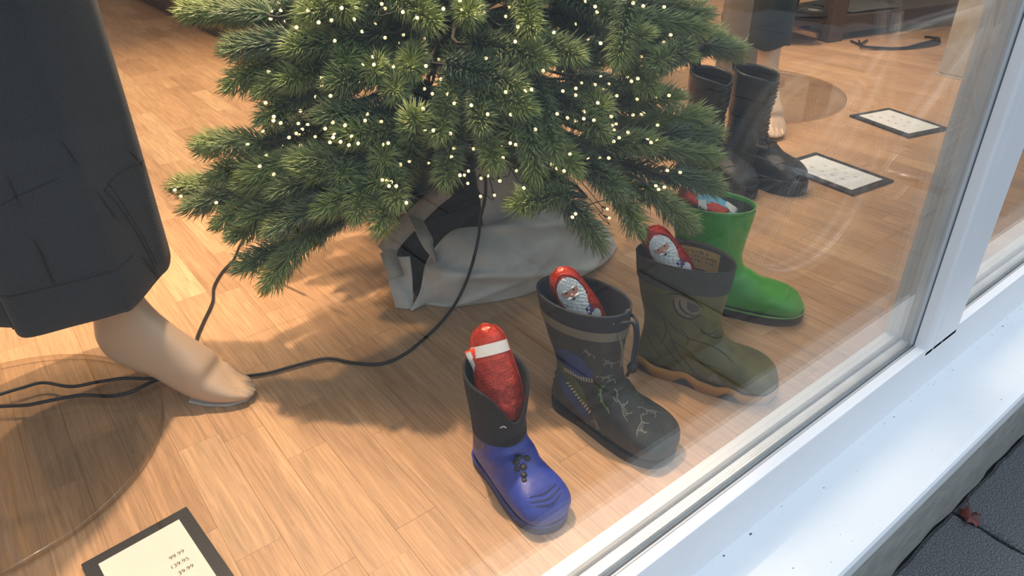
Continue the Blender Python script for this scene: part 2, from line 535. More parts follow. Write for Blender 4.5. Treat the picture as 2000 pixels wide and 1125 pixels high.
YG, YF, YI, ZG = 0.352, 0.331, 0.40, 0.020             # glass plane, frame face, inner frame edge, glass foot
ZJ, YS = -0.074, 0.2146                                 # frame meets sill, sill nose
ZP = -0.29                                              # pavement
tag(MB().box((-2.2, 6.55, -0.2), (5.2, 6.7, 2.7)).build('wall_back', 'white_wall'), 'white painted back wall of the shop', 'wall', kind='structure')
tag(MB().box((-2.35, 0.385, -0.2), (-2.2, 6.7, 2.7)).build('wall_left', 'white_wall'), 'white painted side wall left of the display', 'wall', kind='structure')
tag(MB().box((5.05, 0.385, -0.2), (5.2, 6.55, 2.7)).build('wall_right', 'white_wall'), 'white painted side wall beyond the second window', 'wall', kind='structure')
tag(MB().box((-2.35, 0.3, 2.7), (5.2, 6.7, 2.8)).build('ceiling', 'white_wall'), 'white ceiling of the shop', 'ceiling', kind='structure')
fac = MB().box((-2.6, 0.28, 2.18), (5.4, 0.40, 3.4)).box((-2.6, 0.28, -0.3), (-2.05, 0.40, 2.18)).box((4.3, 0.28, -0.3), (5.4, 0.40, 2.18))
tag(fac.build('wall_facade', 'plaster'), 'plastered shop front wall around the windows', 'wall', kind='structure')
pil = MB()
pp = [(2.79, 1.02), (3.06, 0.86), (3.20, 0.93), (2.80, 1.12)]
pil.prism(pp, 0.006, 2.7)
o = pil.build('wall_pillar', 'plaster')
bevel(o, 0.006)
tag(o, 'cream plastered pillar standing behind the window mullion', 'pillar', kind='structure')
bb = MB().prism([(2.782, 1.014), (3.06, 0.85), (3.21, 0.92), (2.797, 1.13)], 0.0, 0.006)
tag(bb.build('trim_1', 'plaster'), 'pale rough skirting at the foot of the cream pillar', 'skirting', kind='structure')

# pavement slabs
pav = empty('pavement')
tag(pav, 'dark grey granite slab pavement outside the window', 'pavement', kind='structure')
MB().box((-14, -3.0, ZP-0.1), (18, 0.24, ZP-0.012)).build('bedding', 'joint', pav)
def slab_mesh(w, d):
    n = 14
    b = MB()
    pts = []
    c = 0.006
    for (ax, ay, bx, by) in ((0, 0, w, 0), (w, 0, w, d), (w, d, 0, d), (0, d, 0, 0)):
        for i in range(n):
            t = i/n
            j = (rnd.random()-0.5)*0.004
            nx_, ny_ = (by-ay), -(bx-ax)
            l = math.hypot(nx_, ny_)
            pts.append((ax+(bx-ax)*t+nx_/l*j, ay+(by-ay)*t+ny_/l*j))
    k = len(pts)
    ins = [(w/2+(x-w/2)*(1-2*c/w), d/2+(y-d/2)*(1-2*c/d)) for x, y in pts]
    V = [(x, y, -0.04) for x, y in pts]+[(x, y, -0.005) for x, y in pts]+[(x, y, 0) for x, y in ins]
    F = [(i, (i+1) % k, k+(i+1) % k, k+i) for i in range(k)]+[(k+i, k+(i+1) % k, 2*k+(i+1) % k, 2*k+i) for i in range(k)]+[tuple(range(2*k, 3*k))]
    me = bpy.data.meshes.new('paving_slab')
    me.from_pydata(V, [], F)
    me.materials.append(M['granite'])
    return me
slab_ms = [slab_mesh(0.432, 0.332) for _ in range(4)]
for j in range(9):
    y1 = 0.226-j*0.34
    off = 0.0 if j % 2 == 0 else 0.20
    for i in range(-12, 9):
        x0 = 1.135+i*0.44+off
        if x0 > 4.6 or x0 < -4.4:
            continue
        o = link(bpy.data.objects.new('paving_slab', rnd.choice(slab_ms)), pav)
        o.location = (x0, y1-0.336, ZP+rnd.uniform(-0.0015, 0.0015))

# plinth below the sill with a ragged foot
pl = MB()
n = 260
V, F = [], []
for i in range(n):
    x = -2.2+6.6*i/(n-1)
    r = 0.0025*math.sin(x*23)+0.002*math.sin(x*57+1)+0.0012*rnd.random()
    V += [(x, 0.2300, -0.106), (x, 0.2265+r*0.2, -0.17), (x, 0.2220-r*0.8, ZP+0.008+r), (x, 0.228, ZP-0.006), (x, 0.40, ZP-0.006), (x, 0.40, -0.106)]
for i in range(n-1):
    for k in range(5):
        F.append((i*6+k, i*6+k+1, i*6+7+k, i*6+6+k))
    F.append((i*6+5, i*6, i*6+6, i*6+11))
pl.add(V, F)
tag(pl.build('wall_plinth', 'plinth', smooth=True), 'grey stone plinth under the white window sill', 'plinth', kind='structure')

# window sill: one long coated profile
prof = [(0.40, ZJ-0.02), (YF+0.004, ZJ+0.0005), (YS+0.010, ZJ-0.003), (YS+0.003, ZJ-0.0045), (YS, ZJ-0.009), (YS, ZJ-0.034), (YS+0.004, ZJ-0.036), (YS+0.03, ZJ-0.034), (0.40, ZJ-0.034)]
def extrude_x(prof, x0, x1, seg=1):
    b = MB()
    k = len(prof)
    for i in range(seg+1):
        x = x0+(x1-x0)*i/seg
        b.v += [(x, y, z) for y, z in prof]
    for i in range(seg):
        b.f += [(i*k+j, i*k+(j+1) % k, (i+1)*k+(j+1) % k, (i+1)*k+j) for j in range(k)]
    b.f += [tuple(range(k-1, -1, -1)), tuple(seg*k+j for j in range(k))]
    return b
sill = empty('window_sill')
tag(sill, 'white coated metal window sill spotted with dirt', 'window sill', kind='structure')
extrude_x(prof, -2.1, 4.35).build('sill_profile', 'sill', sill)
for k in range(70):
    x = rnd.uniform(0.55, 1.6)
    y = rnd.uniform(YS+0.008, YF-0.002) if k % 3 else rnd.uniform(YF-0.012, YF-0.003)
    r = rnd.choice((0.0003, 0.0004, 0.0005, 0.0008))*(1.0 if k % 9 else 1.7)
    z = ZJ+0.0005-0.0035*(YF-y)/(YF-YS)
    MB().sphere((x, y, z), r, 7, 4, (rnd.uniform(0.8, 2.2), 1, 0.4)).build('dirt_speck', 'dirt', sill)

def make_window(num, x0, x1, label):
    # fixed light: x0..x1 is the clear opening between the frame faces
    w = empty('window_%d' % num)
    tag(w, label, 'window', kind='structure')
    # bottom rail: outer face, sloped bead, inner rail
    rail = [(YI, ZG), (YG+0.030, ZG), (YG+0.028, ZG-0.004), (YG-0.003, ZG-0.004), (YG-0.006, ZG+0.001), (YF+0.006, ZG+0.0005), (YF+0.0015, ZG-0.001), (YF, ZG-0.005), (YF, ZJ), (YF+0.004, ZJ-0.004), (YI, -0.02)]
    bevel(extrude_x(rail, x0-0.06, x1+0.06).build('bottom_rail', 'pvc', w), 0.0008, 2, 20)
    bevel(MB().box((x0-0.06, YF, 2.12), (x1+0.06, YI, 2.2)).build('top_rail', 'pvc', w), 0.002)
    gx0, gx1 = x0-0.004, x1+0.004
    # two panes, spacer and gaskets
    for nm, y in (('outer_pane', YG), ('inner_pane', YG+0.018)):
        MB().box((gx0, y, ZG-0.003), (gx1, y+0.004, 2.125)).build(nm, 'glass', w)
    sp = empty('spacer_bar', parent=w)
    MB().box((gx0, YG+0.0045, ZG-0.003), (gx1, YG+0.0175, ZG+0.006)).build('bottom_bar', 'alu', sp)
    for xa in (gx0, gx1-0.010):
        MB().box((xa, YG+0.0045, ZG+0.006), (xa+0.010, YG+0.0175, 2.12)).build('side_bar', 'alu', sp)
    dots = MB()
    x = x0+0.01
    while x < x1-0.01:
        for dy in (0.0082, 0.0112, 0.0142):
            dots.box((x-0.0008, YG+dy-0.0006, ZG+0.006), (x+0.0008, YG+dy+0.0006, ZG+0.0063))
        x += 0.0032
    tag(dots.build('perforations', 'dot', sp), kind='stuff')
    g = MB().box((gx0, YG-0.0022, ZG+0.0005), (gx1, YG-0.0002, ZG+0.0024)).box((gx0, YG+0.0182-0.0006, ZG+0.0062), (gx1, YG+0.0182, ZG+0.0078))
    g.box((gx0, YG+0.0223, ZG+0.0002), (gx1, YG+0.0245, ZG+0.0022))
    for xa in (gx0, gx1-0.0045):
        g.box((xa, YG-0.0022, ZG+0.0024), (xa+0.0045, YG-0.0002, 2.12))
    g.build('gasket', 'gasket', w)
    return w
XM0, XM1 = 1.080, 1.200
w1 = make_window(1, -2.0, XM0, 'large fixed shop window in a white frame in front of the boots')
w2 = make_window(2, XM1, 4.25, 'second shop window right of the white mullion')
# mullion: stepped white post
mul = [(XM0, YF+0.004), (XM0+0.004, YF), (XM0+0.027, YF), (XM0+0.0285, YF+0.0012), (XM0+0.030, YF), (XM1-0.010, YF), (XM1-0.004, YF+0.001), (XM1, YF+0.006), (XM1, YI-0.004), (XM1-0.003, YI), (XM0+0.003, YI), (XM0, YI-0.004)]
o = MB().prism(mul, ZG-0.012, 2.18).build('trim_2', 'pvc')
tag(o, 'white upright window mullion between the two shop windows', 'mullion', kind='structure')
for i, (xa, xb) in enumerate(((-2.06, -2.0), (4.25, 4.31))):
    tag(MB().box((xa, YF, ZG-0.012), (xb, YI, 2.18)).build('trim_%d' % (3+i), 'pvc'), 'white end post of the %s shop window' % ('first' if i == 0 else 'second'), 'window post', kind='structure')

# street and the houses across it, which the pane mirrors
tag(MB().box((-30, -9.0, ZP-0.12), (34, -2.85, ZP-0.06)).build('road', 'asphalt'), 'grey asphalt street outside the shop', 'street', kind='structure')
tag(MB().box((-30, -2.98, ZP-0.2), (34, -2.84, ZP-0.002)).build('kerb', 'granite'), 'grey stone kerb along the pavement', 'kerb', kind='structure')
tag(MB().box((-30, -9.8, ZP-0.2), (34, -9.0, 4.2)).build('wall_opposite', 'plaster'), 'plastered house fronts across the street', 'house front', kind='structure')

# ------------------------------------------------------------------ boots
def sgnpow(c, e):
    return math.copysign(abs(c)**e, c)

class Boot:
    """side profile given as stations (heel point P, instep point Q, half width, squareness); local x to the toe, right side is -y"""
    def __init__(s, st, nv=44, nu=40, rim=None):
        s.st = catmull(st, nv)
        s.nv, s.nu, s.rim = nv, nu, rim
    def ring(s, k, off=0.0):
        px, pz, qx, qz, w, e = s.st[k]
        a = Vector(((qx-px)/2, 0, (qz-pz)/2))
        l = a.length
        a = a*((l+off)/l) if l > 1e-6 else a
        m = Vector(((qx+px)/2, 0, (qz+pz)/2))
        out = []
        for j in range(s.nu):
            t = 2*PI*j/s.nu                      # 0 = instep, pi = heel side
            p = m+a*sgnpow(math.cos(t), 2/e)+Vector((0, (w+off)*sgnpow(math.sin(t), 2/e), 0))
            if s.rim and k < s.nv*0.3:
                p.z += s.rim(t)*(1-k/(s.nv*0.3))
            out.append(p)
        return out
    def part(s, name, m, root, k0, k1, off=0.0, lip=0.0, cap=False, floor=None, mod=None):
        V, F = [], []
        n = s.nu
        rings = []
        if lip:
            for k in range(min(k0+int(s.nv*0.42), s.nv-1), k0-1, -1):
                rings.append(s.ring(k, off-lip))
        i0 = len(rings)
        for k in range(k0, k1+1):
            rings.append(s.ring(k, off))
        for i, r in enumerate(rings):
            for j, p in enumerate(r):
                if floor is not None and p.z < floor:
                    p.z = floor
                if mod:
                    p = mod(p, i-i0+k0, 2*PI*j/n)
                V.append(p)
        for i in range(len(rings)-1):
            for j in range(n):
                F.append((i*n+j, (i+1)*n+j, (i+1)*n+(j+1) % n, i*n+(j+1) % n))
        if lip:
            F.append(tuple(range(n)))
        if cap:
            F.append(tuple((len(rings)-1)*n+j for j in range(n-1, -1, -1)))
        return mesh(name, V, F, m, root)

def stations(L, H, w=0.04, back=0.0, front=0.54, hs=0.012, e=2.3, slim=1.0, hip=0.31, foot=1.0):
    g = lambda p, pz, q, qz, ww, ee: (p*L, pz, q*L, qz, ww*w, ee)
    return [g(back, H, front, H, 1.06, 2.0), g(back*0.8, 0.84*H, front-0.01, 0.84*H, 1.02, 2.0), g(back*0.5+0.01, 0.66*H, front-0.03, 0.67*H, 0.98*slim, 2.0),
            g(0.02, 0.47*H, front-0.04, 0.51*H, 0.93*slim, 2.1), g(0.02, 0.30*H, front-0.005, 0.40*H, 0.90, 2.2), g(-0.01, 0.14*H, 0.60, (hip+0.02)*H, 0.92, 2.4),
            g(0.0, hs, 0.68, (hip-0.035)*H*foot, 0.90, 2.6), g(0.24, hs*0.8, 0.76, (hip-0.06)*H*foot, 0.93, e+0.5), g(0.50, hs*0.8, 0.835, (hip-0.085)*H*foot, 1.0, e+0.6),
            g(0.72, hs*0.8, 0.90, (hip-0.12)*H*foot, 1.0, e+0.6), g(0.86, hs*0.8, 0.955, (hip-0.165)*H*foot, 0.88, e+0.5), g(0.945, hs*0.9, 0.988, (hip-0.215)*H*foot, 0.60, e+0.2), g(0.992, hs*1.3, 1.0, hs*1.5+0.003, 0.25, 2.2)]

def sole_outline(L, w, n=48, back=0.005, grow=0.0):
    pts = []
    ctrl = [(back*L-grow, 0.0), (0.018*L-grow*0.6, 0.50*w), (0.12*L, 0.82*w+grow), (0.35*L, 0.84*w+grow), (0.62*L, 0.97*w+grow), (0.80*L, 0.95*w+grow), (0.93*L, 0.70*w+grow), (0.985*L+grow*0.5, 0.32*w+grow), (0.998*L+grow, 0.0)]
    top = catmull(ctrl, n)
    return [(x, -y) for x, y in top]+[(x, y) for x, y in reversed(top[1:-1])]

def sole(name, m, root, L, w, z0, z1, grow=0.002, flare=0.0, n=48, wave=None):
    a = sole_outline(L, w, n, grow=grow)
    b = sole_outline(L, w, n, grow=grow-flare)
    k = len(a)
    V = [(x, y, z0) for x, y in a]
    V += [(x, y, z0+(z1-z0)*0.5+(wave(x, 0.5) if wave else 0)) for x, y in a]
    V += [(x, y, z1+(wave(x, 1) if wave else 0)) for x, y in b]
    F = [tuple(range(k-1, -1, -1)), tuple(range(2*k, 3*k))]
    for r in range(2):
        F += [(r*k+i, r*k+(i+1) % k, (r+1)*k+(i+1) % k, (r+1)*k+i) for i in range(k)]
    o = mesh(name, V, F, m, root, smooth=False)
    return o

class Decal:
    """flat print laid onto a finished surface along a direction given in the object's own space"""
    def __init__(s, objs, d=(0, 1, 0), e=None):
        V, F = [], []
        for o in objs:
            n = len(V)
            V += [v.co.copy() for v in o.data.vertices]
            F += [tuple(i+n for i in p.vertices) for p in o.data.polygons]
        s.t = BVHTree.FromPolygons(V, F)
        s.d = Vector(d).normalized()
        s.e = e
    def hit(s, p, off):
        q, nrm, i, dist = s.t.ray_cast(Vector(p)-s.d*0.3, s.d)
        if q is None:
            return None
        if nrm.dot(s.d) > 0:
            nrm = -nrm
        return q+nrm*off
    def at(s, a, b):
        if s.e:
            return (s.e[0]*a, s.e[1]*a, b)
        return (a, 0, b) if abs(s.d.y) > 0.5 else ((0, a, b) if abs(s.d.x) > 0.5 else (a, b, 0))
    def poly(s, name, m, root, pts, off=0.0006, res=0.004):
        # grid fill of the outline, corners of the rim pulled onto the outline
        xs, ys = [p[0] for p in pts], [p[1] for p in pts]
        nx, ny = max(2, int((max(xs)-min(xs))/res)+1), max(2, int((max(ys)-min(ys))/res)+1)
        def inside(x, y):
            c = False
            for i in range(len(pts)):
                (ax, ay), (bx, by) = pts[i], pts[i-1]
                if (ay > y) != (by > y) and x < (bx-ax)*(y-ay)/(by-ay)+ax:
                    c = not c
            return c
        V, F, idx = [], [], {}
        def vid(i, j):
            if (i, j) not in idx:
                h = s.hit(s.at(min(xs)+(max(xs)-min(xs))*i/nx, min(ys)+(max(ys)-min(ys))*j/ny), off)
                if h is None:
                    idx[(i, j)] = None
                else:
                    V.append(h)
                    idx[(i, j)] = len(V)-1
            return idx[(i, j)]
        for i in range(nx):
            for j in range(ny):
                if inside(min(xs)+(max(xs)-min(xs))*(i+.5)/nx, min(ys)+(max(ys)-min(ys))*(j+.5)/ny):
                    q = [vid(i, j), vid(i+1, j), vid(i+1, j+1), vid(i, j+1)]
                    if None not in q:
                        F.append(tuple(q))
        return mesh(name, V, F, m, root) if F else None
    def lines(s, name, m, root, polylines, width=0.0012, off=0.0008):
        b = MB()
        for pl in polylines:
            pts = catmull(pl, max(3, len(pl)*5)) if len(pl) > 2 else [tuple(pl[0][k]+(pl[1][k]-pl[0][k])*t/5 for k in (0, 1)) for t in range(6)]
            prev = None
            for i, p in enumerate(pts):
                q = pts[min(i+1, len(pts)-1)]
                r = pts[max(i-1, 0)]
                dx, dy = q[0]-r[0], q[1]-r[1]
                l = math.hypot(dx, dy) or 1
                wv = width*(0.35+0.65*math.sin(PI*(i+0.5)/len(pts)))/2
                a = s.hit(s.at(p[0]-dy/l*wv, p[1]+dx/l*wv), off)
                c = s.hit(s.at(p[0]+dy/l*wv, p[1]-dx/l*wv), off)
                cur = (a, c) if a is not None and c is not None else None
                if prev and cur and (cur[0]-prev[0]).length < 0.02:
                    b.add([prev[0], prev[1], cur[1], cur[0]], [(0, 1, 2, 3)])
                prev = cur
        return b.build(name, m, root) if b.v else None

def place(name, heel, toe, label, cat='boot', group=None):
    h, t = Vector((heel[0], heel[1], 0)), Vector((toe[0], toe[1], 0))
    d = t-h
    return tag(empty(name, h, math.atan2(d.y, d.x)), label, cat, group), d.length

# --- blue toddler boot -------------------------------------------------
root, L = place('rubber_boot', (0.412, 0.622), (0.395, 0.448), 'small blue rubber boot with black fabric collar, nearest the front')
H = 0.163
def notch(t):
    f = math.exp(-(min(t, 2*PI-t)/0.55)**2)
    return -0.045*f + 0.006*math.cos(t-PI)
b = Boot(stations(L, H, 0.037, -0.04, 0.50, 0.012, hip=0.37, slim=0.96, foot=1.0), rim=notch)
body = b.part('rubber_shell', 'blue', root, 9, 43, cap=True, floor=0.006)
collar = b.part('fabric_collar', 'black_knit', root, 0, 12, 0.0012, lip=0.003)
sole('outsole', 'blue_edge', root, L, 0.037, 0.0, 0.010, 0.0008)
D = Decal([body])
DT = Decal([body, collar], (-1, 0, 0))
D.poly('side_panel', 'mauve', root, [(0.004, 0.055), (0.006, 0.092), (0.040, 0.096), (0.062, 0.092), (0.058, 0.06), (0.03, 0.045)], 0.0007)
for i, (x, y, z, r) in enumerate(((0.096, -0.004, 0.0795, 0.0062), (0.103, 0.004, 0.0755, 0.0055), (0.101, -0.011, 0.0735, 0.0056), (0.110, -0.006, 0.0685, 0.0058), (0.108, -0.014, 0.065, 0.005), (0.117, -0.010, 0.0615, 0.0052), (0.123, -0.013, 0.0575, 0.0042))):
    q = Decal([body], (0, 0, -1)).hit((x, y, 0), -0.001)
    if q:
        MB().sphere(q, r, 12, 8, (1.0, 0.9, 0.55)).build('dark_stud', 'black_rubber', root, True)
tl = Decal([body], (0, 0, -1))
for tr_ in ([[(0.157, -0.02), (0.163, 0.0), (0.157, 0.02)], [(0.151, -0.022), (0.157, 0.0), (0.151, 0.022)], [(0.145, -0.020), (0.150, 0.0), (0.145, 0.02)]]):
    tl.lines('toe_ridge', 'blue_edge', root, [tr_], 0.0022, 0.0007)
cf = Decal([collar], (-1, 0, 0))
for yy in (-0.016, 0.019):
    cf.lines('white_stitch', 'white_thread', root, [[(yy-0.003, 0.108), (yy, 0.112), (yy+0.003, 0.109)]], 0.0022, 0.001)
edge = MB().tube([(x, y, 0.0125) for x, y in sole_outline(L, 0.037, 40, grow=0.0002)], 0.0016, 6, closed=True)
edge.build('foxing_ridge', 'blue', root, True)

# --- dark dinosaur-print boot ------------------------------------------
root, L = place('rubber_boot', (0.572, 0.645), (0.592, 0.436), 'black dinosaur-print rubber boot with drawstring cuff')
dino_root, dino_L = root, L
H = 0.200
st = stations(L, H, 0.042, -0.17, 0.56, 0.012, hip=0.37, slim=1.0, e=2.6)
b = Boot(st, nv=60, rim=lambda t: 0.006*math.cos(t))
body = b.part('rubber_shell', 'camo', root, 4, 59, cap=True, floor=0.006)
cuff = b.part('nylon_cuff', 'navy', root, 0, 4, 0.0015, lip=0.0025)
b.part('reflective_band', 'band', root, 4, 6, 0.0022)
sole('outsole', 'black_rubber', root, L, 0.042, 0.0, 0.012, 0.0006)
# prints as laid on the outer quarter of the shaft
D = Decal([body], (-0.656, 0.755, 0), (0.755, 0.656))
R = root
D.poly('jaw_print', 'print_blue', R, [(-0.008, 0.118), (0.013, 0.134), (0.031, 0.129), (0.047, 0.111), (0.050, 0.097), (0.028, 0.096), (0.010, 0.098), (-0.006, 0.104)], 0.0006, 0.002)
D.poly('jaw_print', 'print_blue', R, [(-0.002, 0.085), (0.010, 0.074), (0.024, 0.058), (0.044, 0.042), (0.047, 0.033), (0.038, 0.028), (0.020, 0.036), (0.004, 0.056)], 0.0006, 0.002)
D.poly('jaw_print', 'print_green', R, [(-0.006, 0.102), (0.010, 0.099), (0.022, 0.090), (0.036, 0.076), (0.045, 0.053), (0.036, 0.052), (0.020, 0.066), (0.004, 0.083)], 0.0009, 0.002)
teeth = []
for i in range(11):
    t = i/10
    teeth.append([(0.010+0.037*t, 0.0985+0.0015*math.sin(t*9)), (0.012+0.036*t, 0.0915+0.001*math.sin(t*7))])
for i in range(11):
    t = i/10
    teeth.append([(0.012+0.033*t, 0.070-0.029*t), (0.017+0.031*t, 0.0755-0.027*t)])
for tt in teeth:
    D.lines('tooth_print', 'tooth', R, [tt], 0.0024, 0.0013)
def skeleton(x, z, s, fl=1, rot=0.0, m='print_pale', nm='skeleton_print', d=None):
    c, sn = math.cos(rot), math.sin(rot)
    def T(a, bb):
        a *= fl
        return (x+s*(a*c-bb*sn), z+s*(a*sn+bb*c))
    ls = [[T(-1, 0.1), T(-0.4, 0.25), T(0.3, 0.2), T(0.8, 0.45), T(1.0, 0.42)], [T(1.0, 0.42), T(1.15, 0.3), T(0.85, 0.32)]]
    for i in range(6):
        a = -0.5+i*0.17
        ls.append([T(a, 0.24), T(a+0.03, -0.1-0.05*math.sin(i))])
    ls += [[T(-0.3, 0.1), T(-0.45, -0.3), T(-0.3, -0.5)], [T(0.25, 0.1), T(0.4, -0.25), T(0.55, -0.4)]]
    o = (d or D).lines(nm, m, R, ls, s*0.085, 0.0008)
    if o:
        o['kind'] = 'stuff'
skeleton(0.070, 0.124, 0.013, 1, -0.6)
skeleton(0.066, 0.100, 0.011, -1, 0.1)
skeleton(0.040, 0.140, 0.010, 1, -0.8)
skeleton(0.056, 0.030, 0.012, 1, -1.0)
sp_ = D.lines('spine_print', 'print_lime', R, [[(0.066, 0.090), (0.060, 0.080), (0.063, 0.068), (0.072, 0.058)], [(0.064, 0.088), (0.059, 0.087)], [(0.062, 0.083), (0.057, 0.081)], [(0.061, 0.077), (0.057, 0.074)], [(0.064, 0.071), (0.060, 0.067)]], 0.0026, 0.0008)
sp_['kind'] = 'stuff'
for bl in ([(0.066, 0.092), (0.076, 0.096), (0.080, 0.088)], [(0.078, 0.082), (0.084, 0.077)], [(0.077, 0.076), (0.083, 0.071)], [(0.070, 0.064), (0.073, 0.056)], [(0.040, 0.022), (0.048, 0.016), (0.054, 0.006)]):
    D.lines('bone_print', 'print_pale', R, [bl], 0.0013, 0.0008)
Dt = Decal([body], (0, 0, -1))
skeleton(0.140, -0.018, 0.017, 1, 2.6, d=Dt)
skeleton(0.165, 0.006, 0.015, -1, 0.8, d=Dt)
skeleton(0.172, -0.020, 0.016, 1, 1.9, d=Dt)
lp = Dt.lines('leaf_print', 'print_green', R, [[(0.128, 0.018), (0.140, 0.012), (0.152, 0.014)], [(0.132, 0.016), (0.134, 0.010)], [(0.140, 0.012), (0.143, 0.007)], [(0.146, 0.013), (0.150, 0.008)]], 0.003, 0.0008)
lp['kind'] = 'stuff'
# rubber fins down the back
for i in range(7):
    k = 6+i*3.4
    px, pz = b.st[int(k)][0], b.st[int(k)][1]
    f = MB()
    V = []
    for yy in (-0.004, 0.004):
        V += [(px+0.006, yy, pz+0.010), (px-0.004, yy*0.8, pz+0.008), (px-0.009, yy*0.5, pz+0.001), (px-0.005, yy*0.8, pz-0.006), (px+0.006, yy, pz-0.010)]
    f.add(V, [(0, 1, 2, 3, 4), (9, 8, 7, 6, 5)]+[(j, 5+j, 6+j, 1+j) for j in range(4)])
    f.build('back_fin', 'black_rubber', root, True)
# drawstring with eyelets and toggle
fx = st[0][2]
for s_ in (-1, 1):
    ey = MB().tube([(fx-0.010+0.0042*math.cos(a), s_*0.017+0.002*math.sin(a)*s_, H-0.008+0.0042*math.sin(a)) for a in [2*PI*i/14 for i in range(14)]], 0.0011, 6, closed=True)
    ey.build('eyelet', 'steel', root, True)
cord = catmull([(fx-0.006, -0.017, H-0.008), (fx+0.004, -0.010, H-0.004), (fx+0.012, 0.0, H-0.006), (fx+0.014, 0.004, H-0.03), (fx+0.013, 0.004, H-0.055), (fx+0.012, 0.003, H-0.078), (fx+0.008, 0.0, H-0.095)], 30)
cord2 = catmull([(fx-0.006, 0.017, H-0.008), (fx+0.006, 0.012, H-0.006), (fx+0.015, 0.006, H-0.012), (fx+0.017, 0.007, H-0.035), (fx+0.016, 0.006, H-0.058), (fx+0.013, 0.004, H-0.078)], 30)
cd = MB().tube(cord, 0.0023, 8).tube(cord2, 0.0023, 8).build('drawstring', 'navy', root, True)
MB().sphere((fx+0.0135, 0.0035, H-0.079), 0.0085, 16, 10, (0.9, 0.9, 1.0)).build('toggle', 'black_rubber', cd, True)
MB().tube(catmull([(fx-0.003, -0.012, H-0.022), (fx+0.0065, -0.012, H-0.045), (fx+0.004, -0.010, H-0.075)], 12), 0.0018, 6).build('seam_tape', 'band', root, True)

# --- olive boot with a beast's eye --------------------------------------
root, L = place('rubber_boot', (0.735, 0.632), (0.822, 0.430), 'olive green rubber boot with orange wavy midsole and eye print')
ol_root, ol_L = root, L
H = 0.207
st = stations(L, H, 0.042, -0.07, 0.60, 0.016, hip=0.36, slim=1.0, e=2.5)
b = Boot(st, nv=60, rim=lambda t: -0.003*math.cos(2*t))
body = b.part('rubber_shell', 'olive', root, 5, 59, cap=True, floor=0.012)
cuff = b.part('nylon_cuff', 'olive_cuff', root, 0, 6, 0.0015, lip=0.0022)
MB().tube(b.ring(0, 0.0008), 0.0011, 6, closed=True).build('cuff_binding', 'black_rubber', root, True)
sole('lug_sole', 'brown_lug', root, L, 0.042, 0.0, 0.016, 0.002)
# wavy orange midsole round the foot
ou = sole_outline(L, 0.042, 60, grow=0.0042)
V, F = [], []
k = len(ou)
for i, (x, y) in enumerate(ou):
    ph = x/L*PI*2*3.1
    arch = max(0.0, math.sin(ph))
    zb = 0.0015+0.0135*arch
    zt = 0.021+0.006*arch-0.005*x/L
    V += [(x, y, zb), (x, y, zt), (x*0.995, y*0.93, zt+0.001), (x*0.995, y*0.93, zb)]
for i in range(k):
    j = (i+1) % k
    for q in range(4):
        F.append((i*4+q, i*4+(q+1) % 4, j*4+(q+1) % 4, j*4+q))
mesh('midsole', V, F, 'orange', root)
R = root
D = Decal([body], (-0.261, 0.965, 0), (0.965, 0.261))
D.poly('brow_print', 'olive_light', R, [(0.020, 0.166), (0.050, 0.166), (0.082, 0.158), (0.112, 0.134), (0.132, 0.106), (0.126, 0.096), (0.106, 0.120), (0.080, 0.142), (0.050, 0.158), (0.022, 0.160)], 0.0004, 0.0025)
D.poly('eye_print', 'eye_tan', R, [(0.044, 0.157), (0.054, 0.162), (0.070, 0.157), (0.086, 0.148), (0.084, 0.135), (0.070, 0.128), (0.056, 0.132), (0.047, 0.145)], 0.0007, 0.0018)
D.poly('pupil_print', 'eye_mauve', R, [(0.066, 0.157), (0.086, 0.148), (0.082, 0.139), (0.073, 0.137), (0.066, 0.144)], 0.0011, 0.0015)
for pl_ in ([(0.036, 0.161), (0.052, 0.166), (0.072, 0.160), (0.090, 0.147)], [(0.046, 0.156), (0.049, 0.140), (0.060, 0.128), (0.076, 0.126), (0.086, 0.135)], [(0.055, 0.156), (0.057, 0.144), (0.066, 0.135), (0.078, 0.132)]):
    D.lines('eyelid_print', 'crease', R, [pl_], 0.0032, 0.0014)
for pl_ in ([(0.003, 0.150), (0.037, 0.108), (0.057, 0.066), (0.079, 0.042), (0.100, 0.026), (0.138, 0.036)], [(0.028, 0.126), (0.062, 0.095), (0.101, 0.082), (0.142, 0.060)], [(0.074, 0.123), (0.108, 0.092), (0.139, 0.083)], [(0.020, 0.089), (0.050, 0.055), (0.076, 0.029)], [(0.010, 0.070), (0.030, 0.048), (0.060, 0.030)], [(0.048, 0.078), (0.070, 0.070), (0.096, 0.052), (0.120, 0.050)], [(0.034, 0.120), (0.040, 0.090), (0.034, 0.066)], [(0.086, 0.112), (0.098, 0.098), (0.118, 0.100)], [(0.060, 0.105), (0.074, 0.088), (0.070, 0.072)]):
    D.lines('scale_crease', 'crease', R, [pl_], 0.0016, 0.0006)
D.poly('claw_print', 'eye_tan', R, [(0.108, 0.028), (0.118, 0.042), (0.130, 0.030)], 0.0009, 0.002)
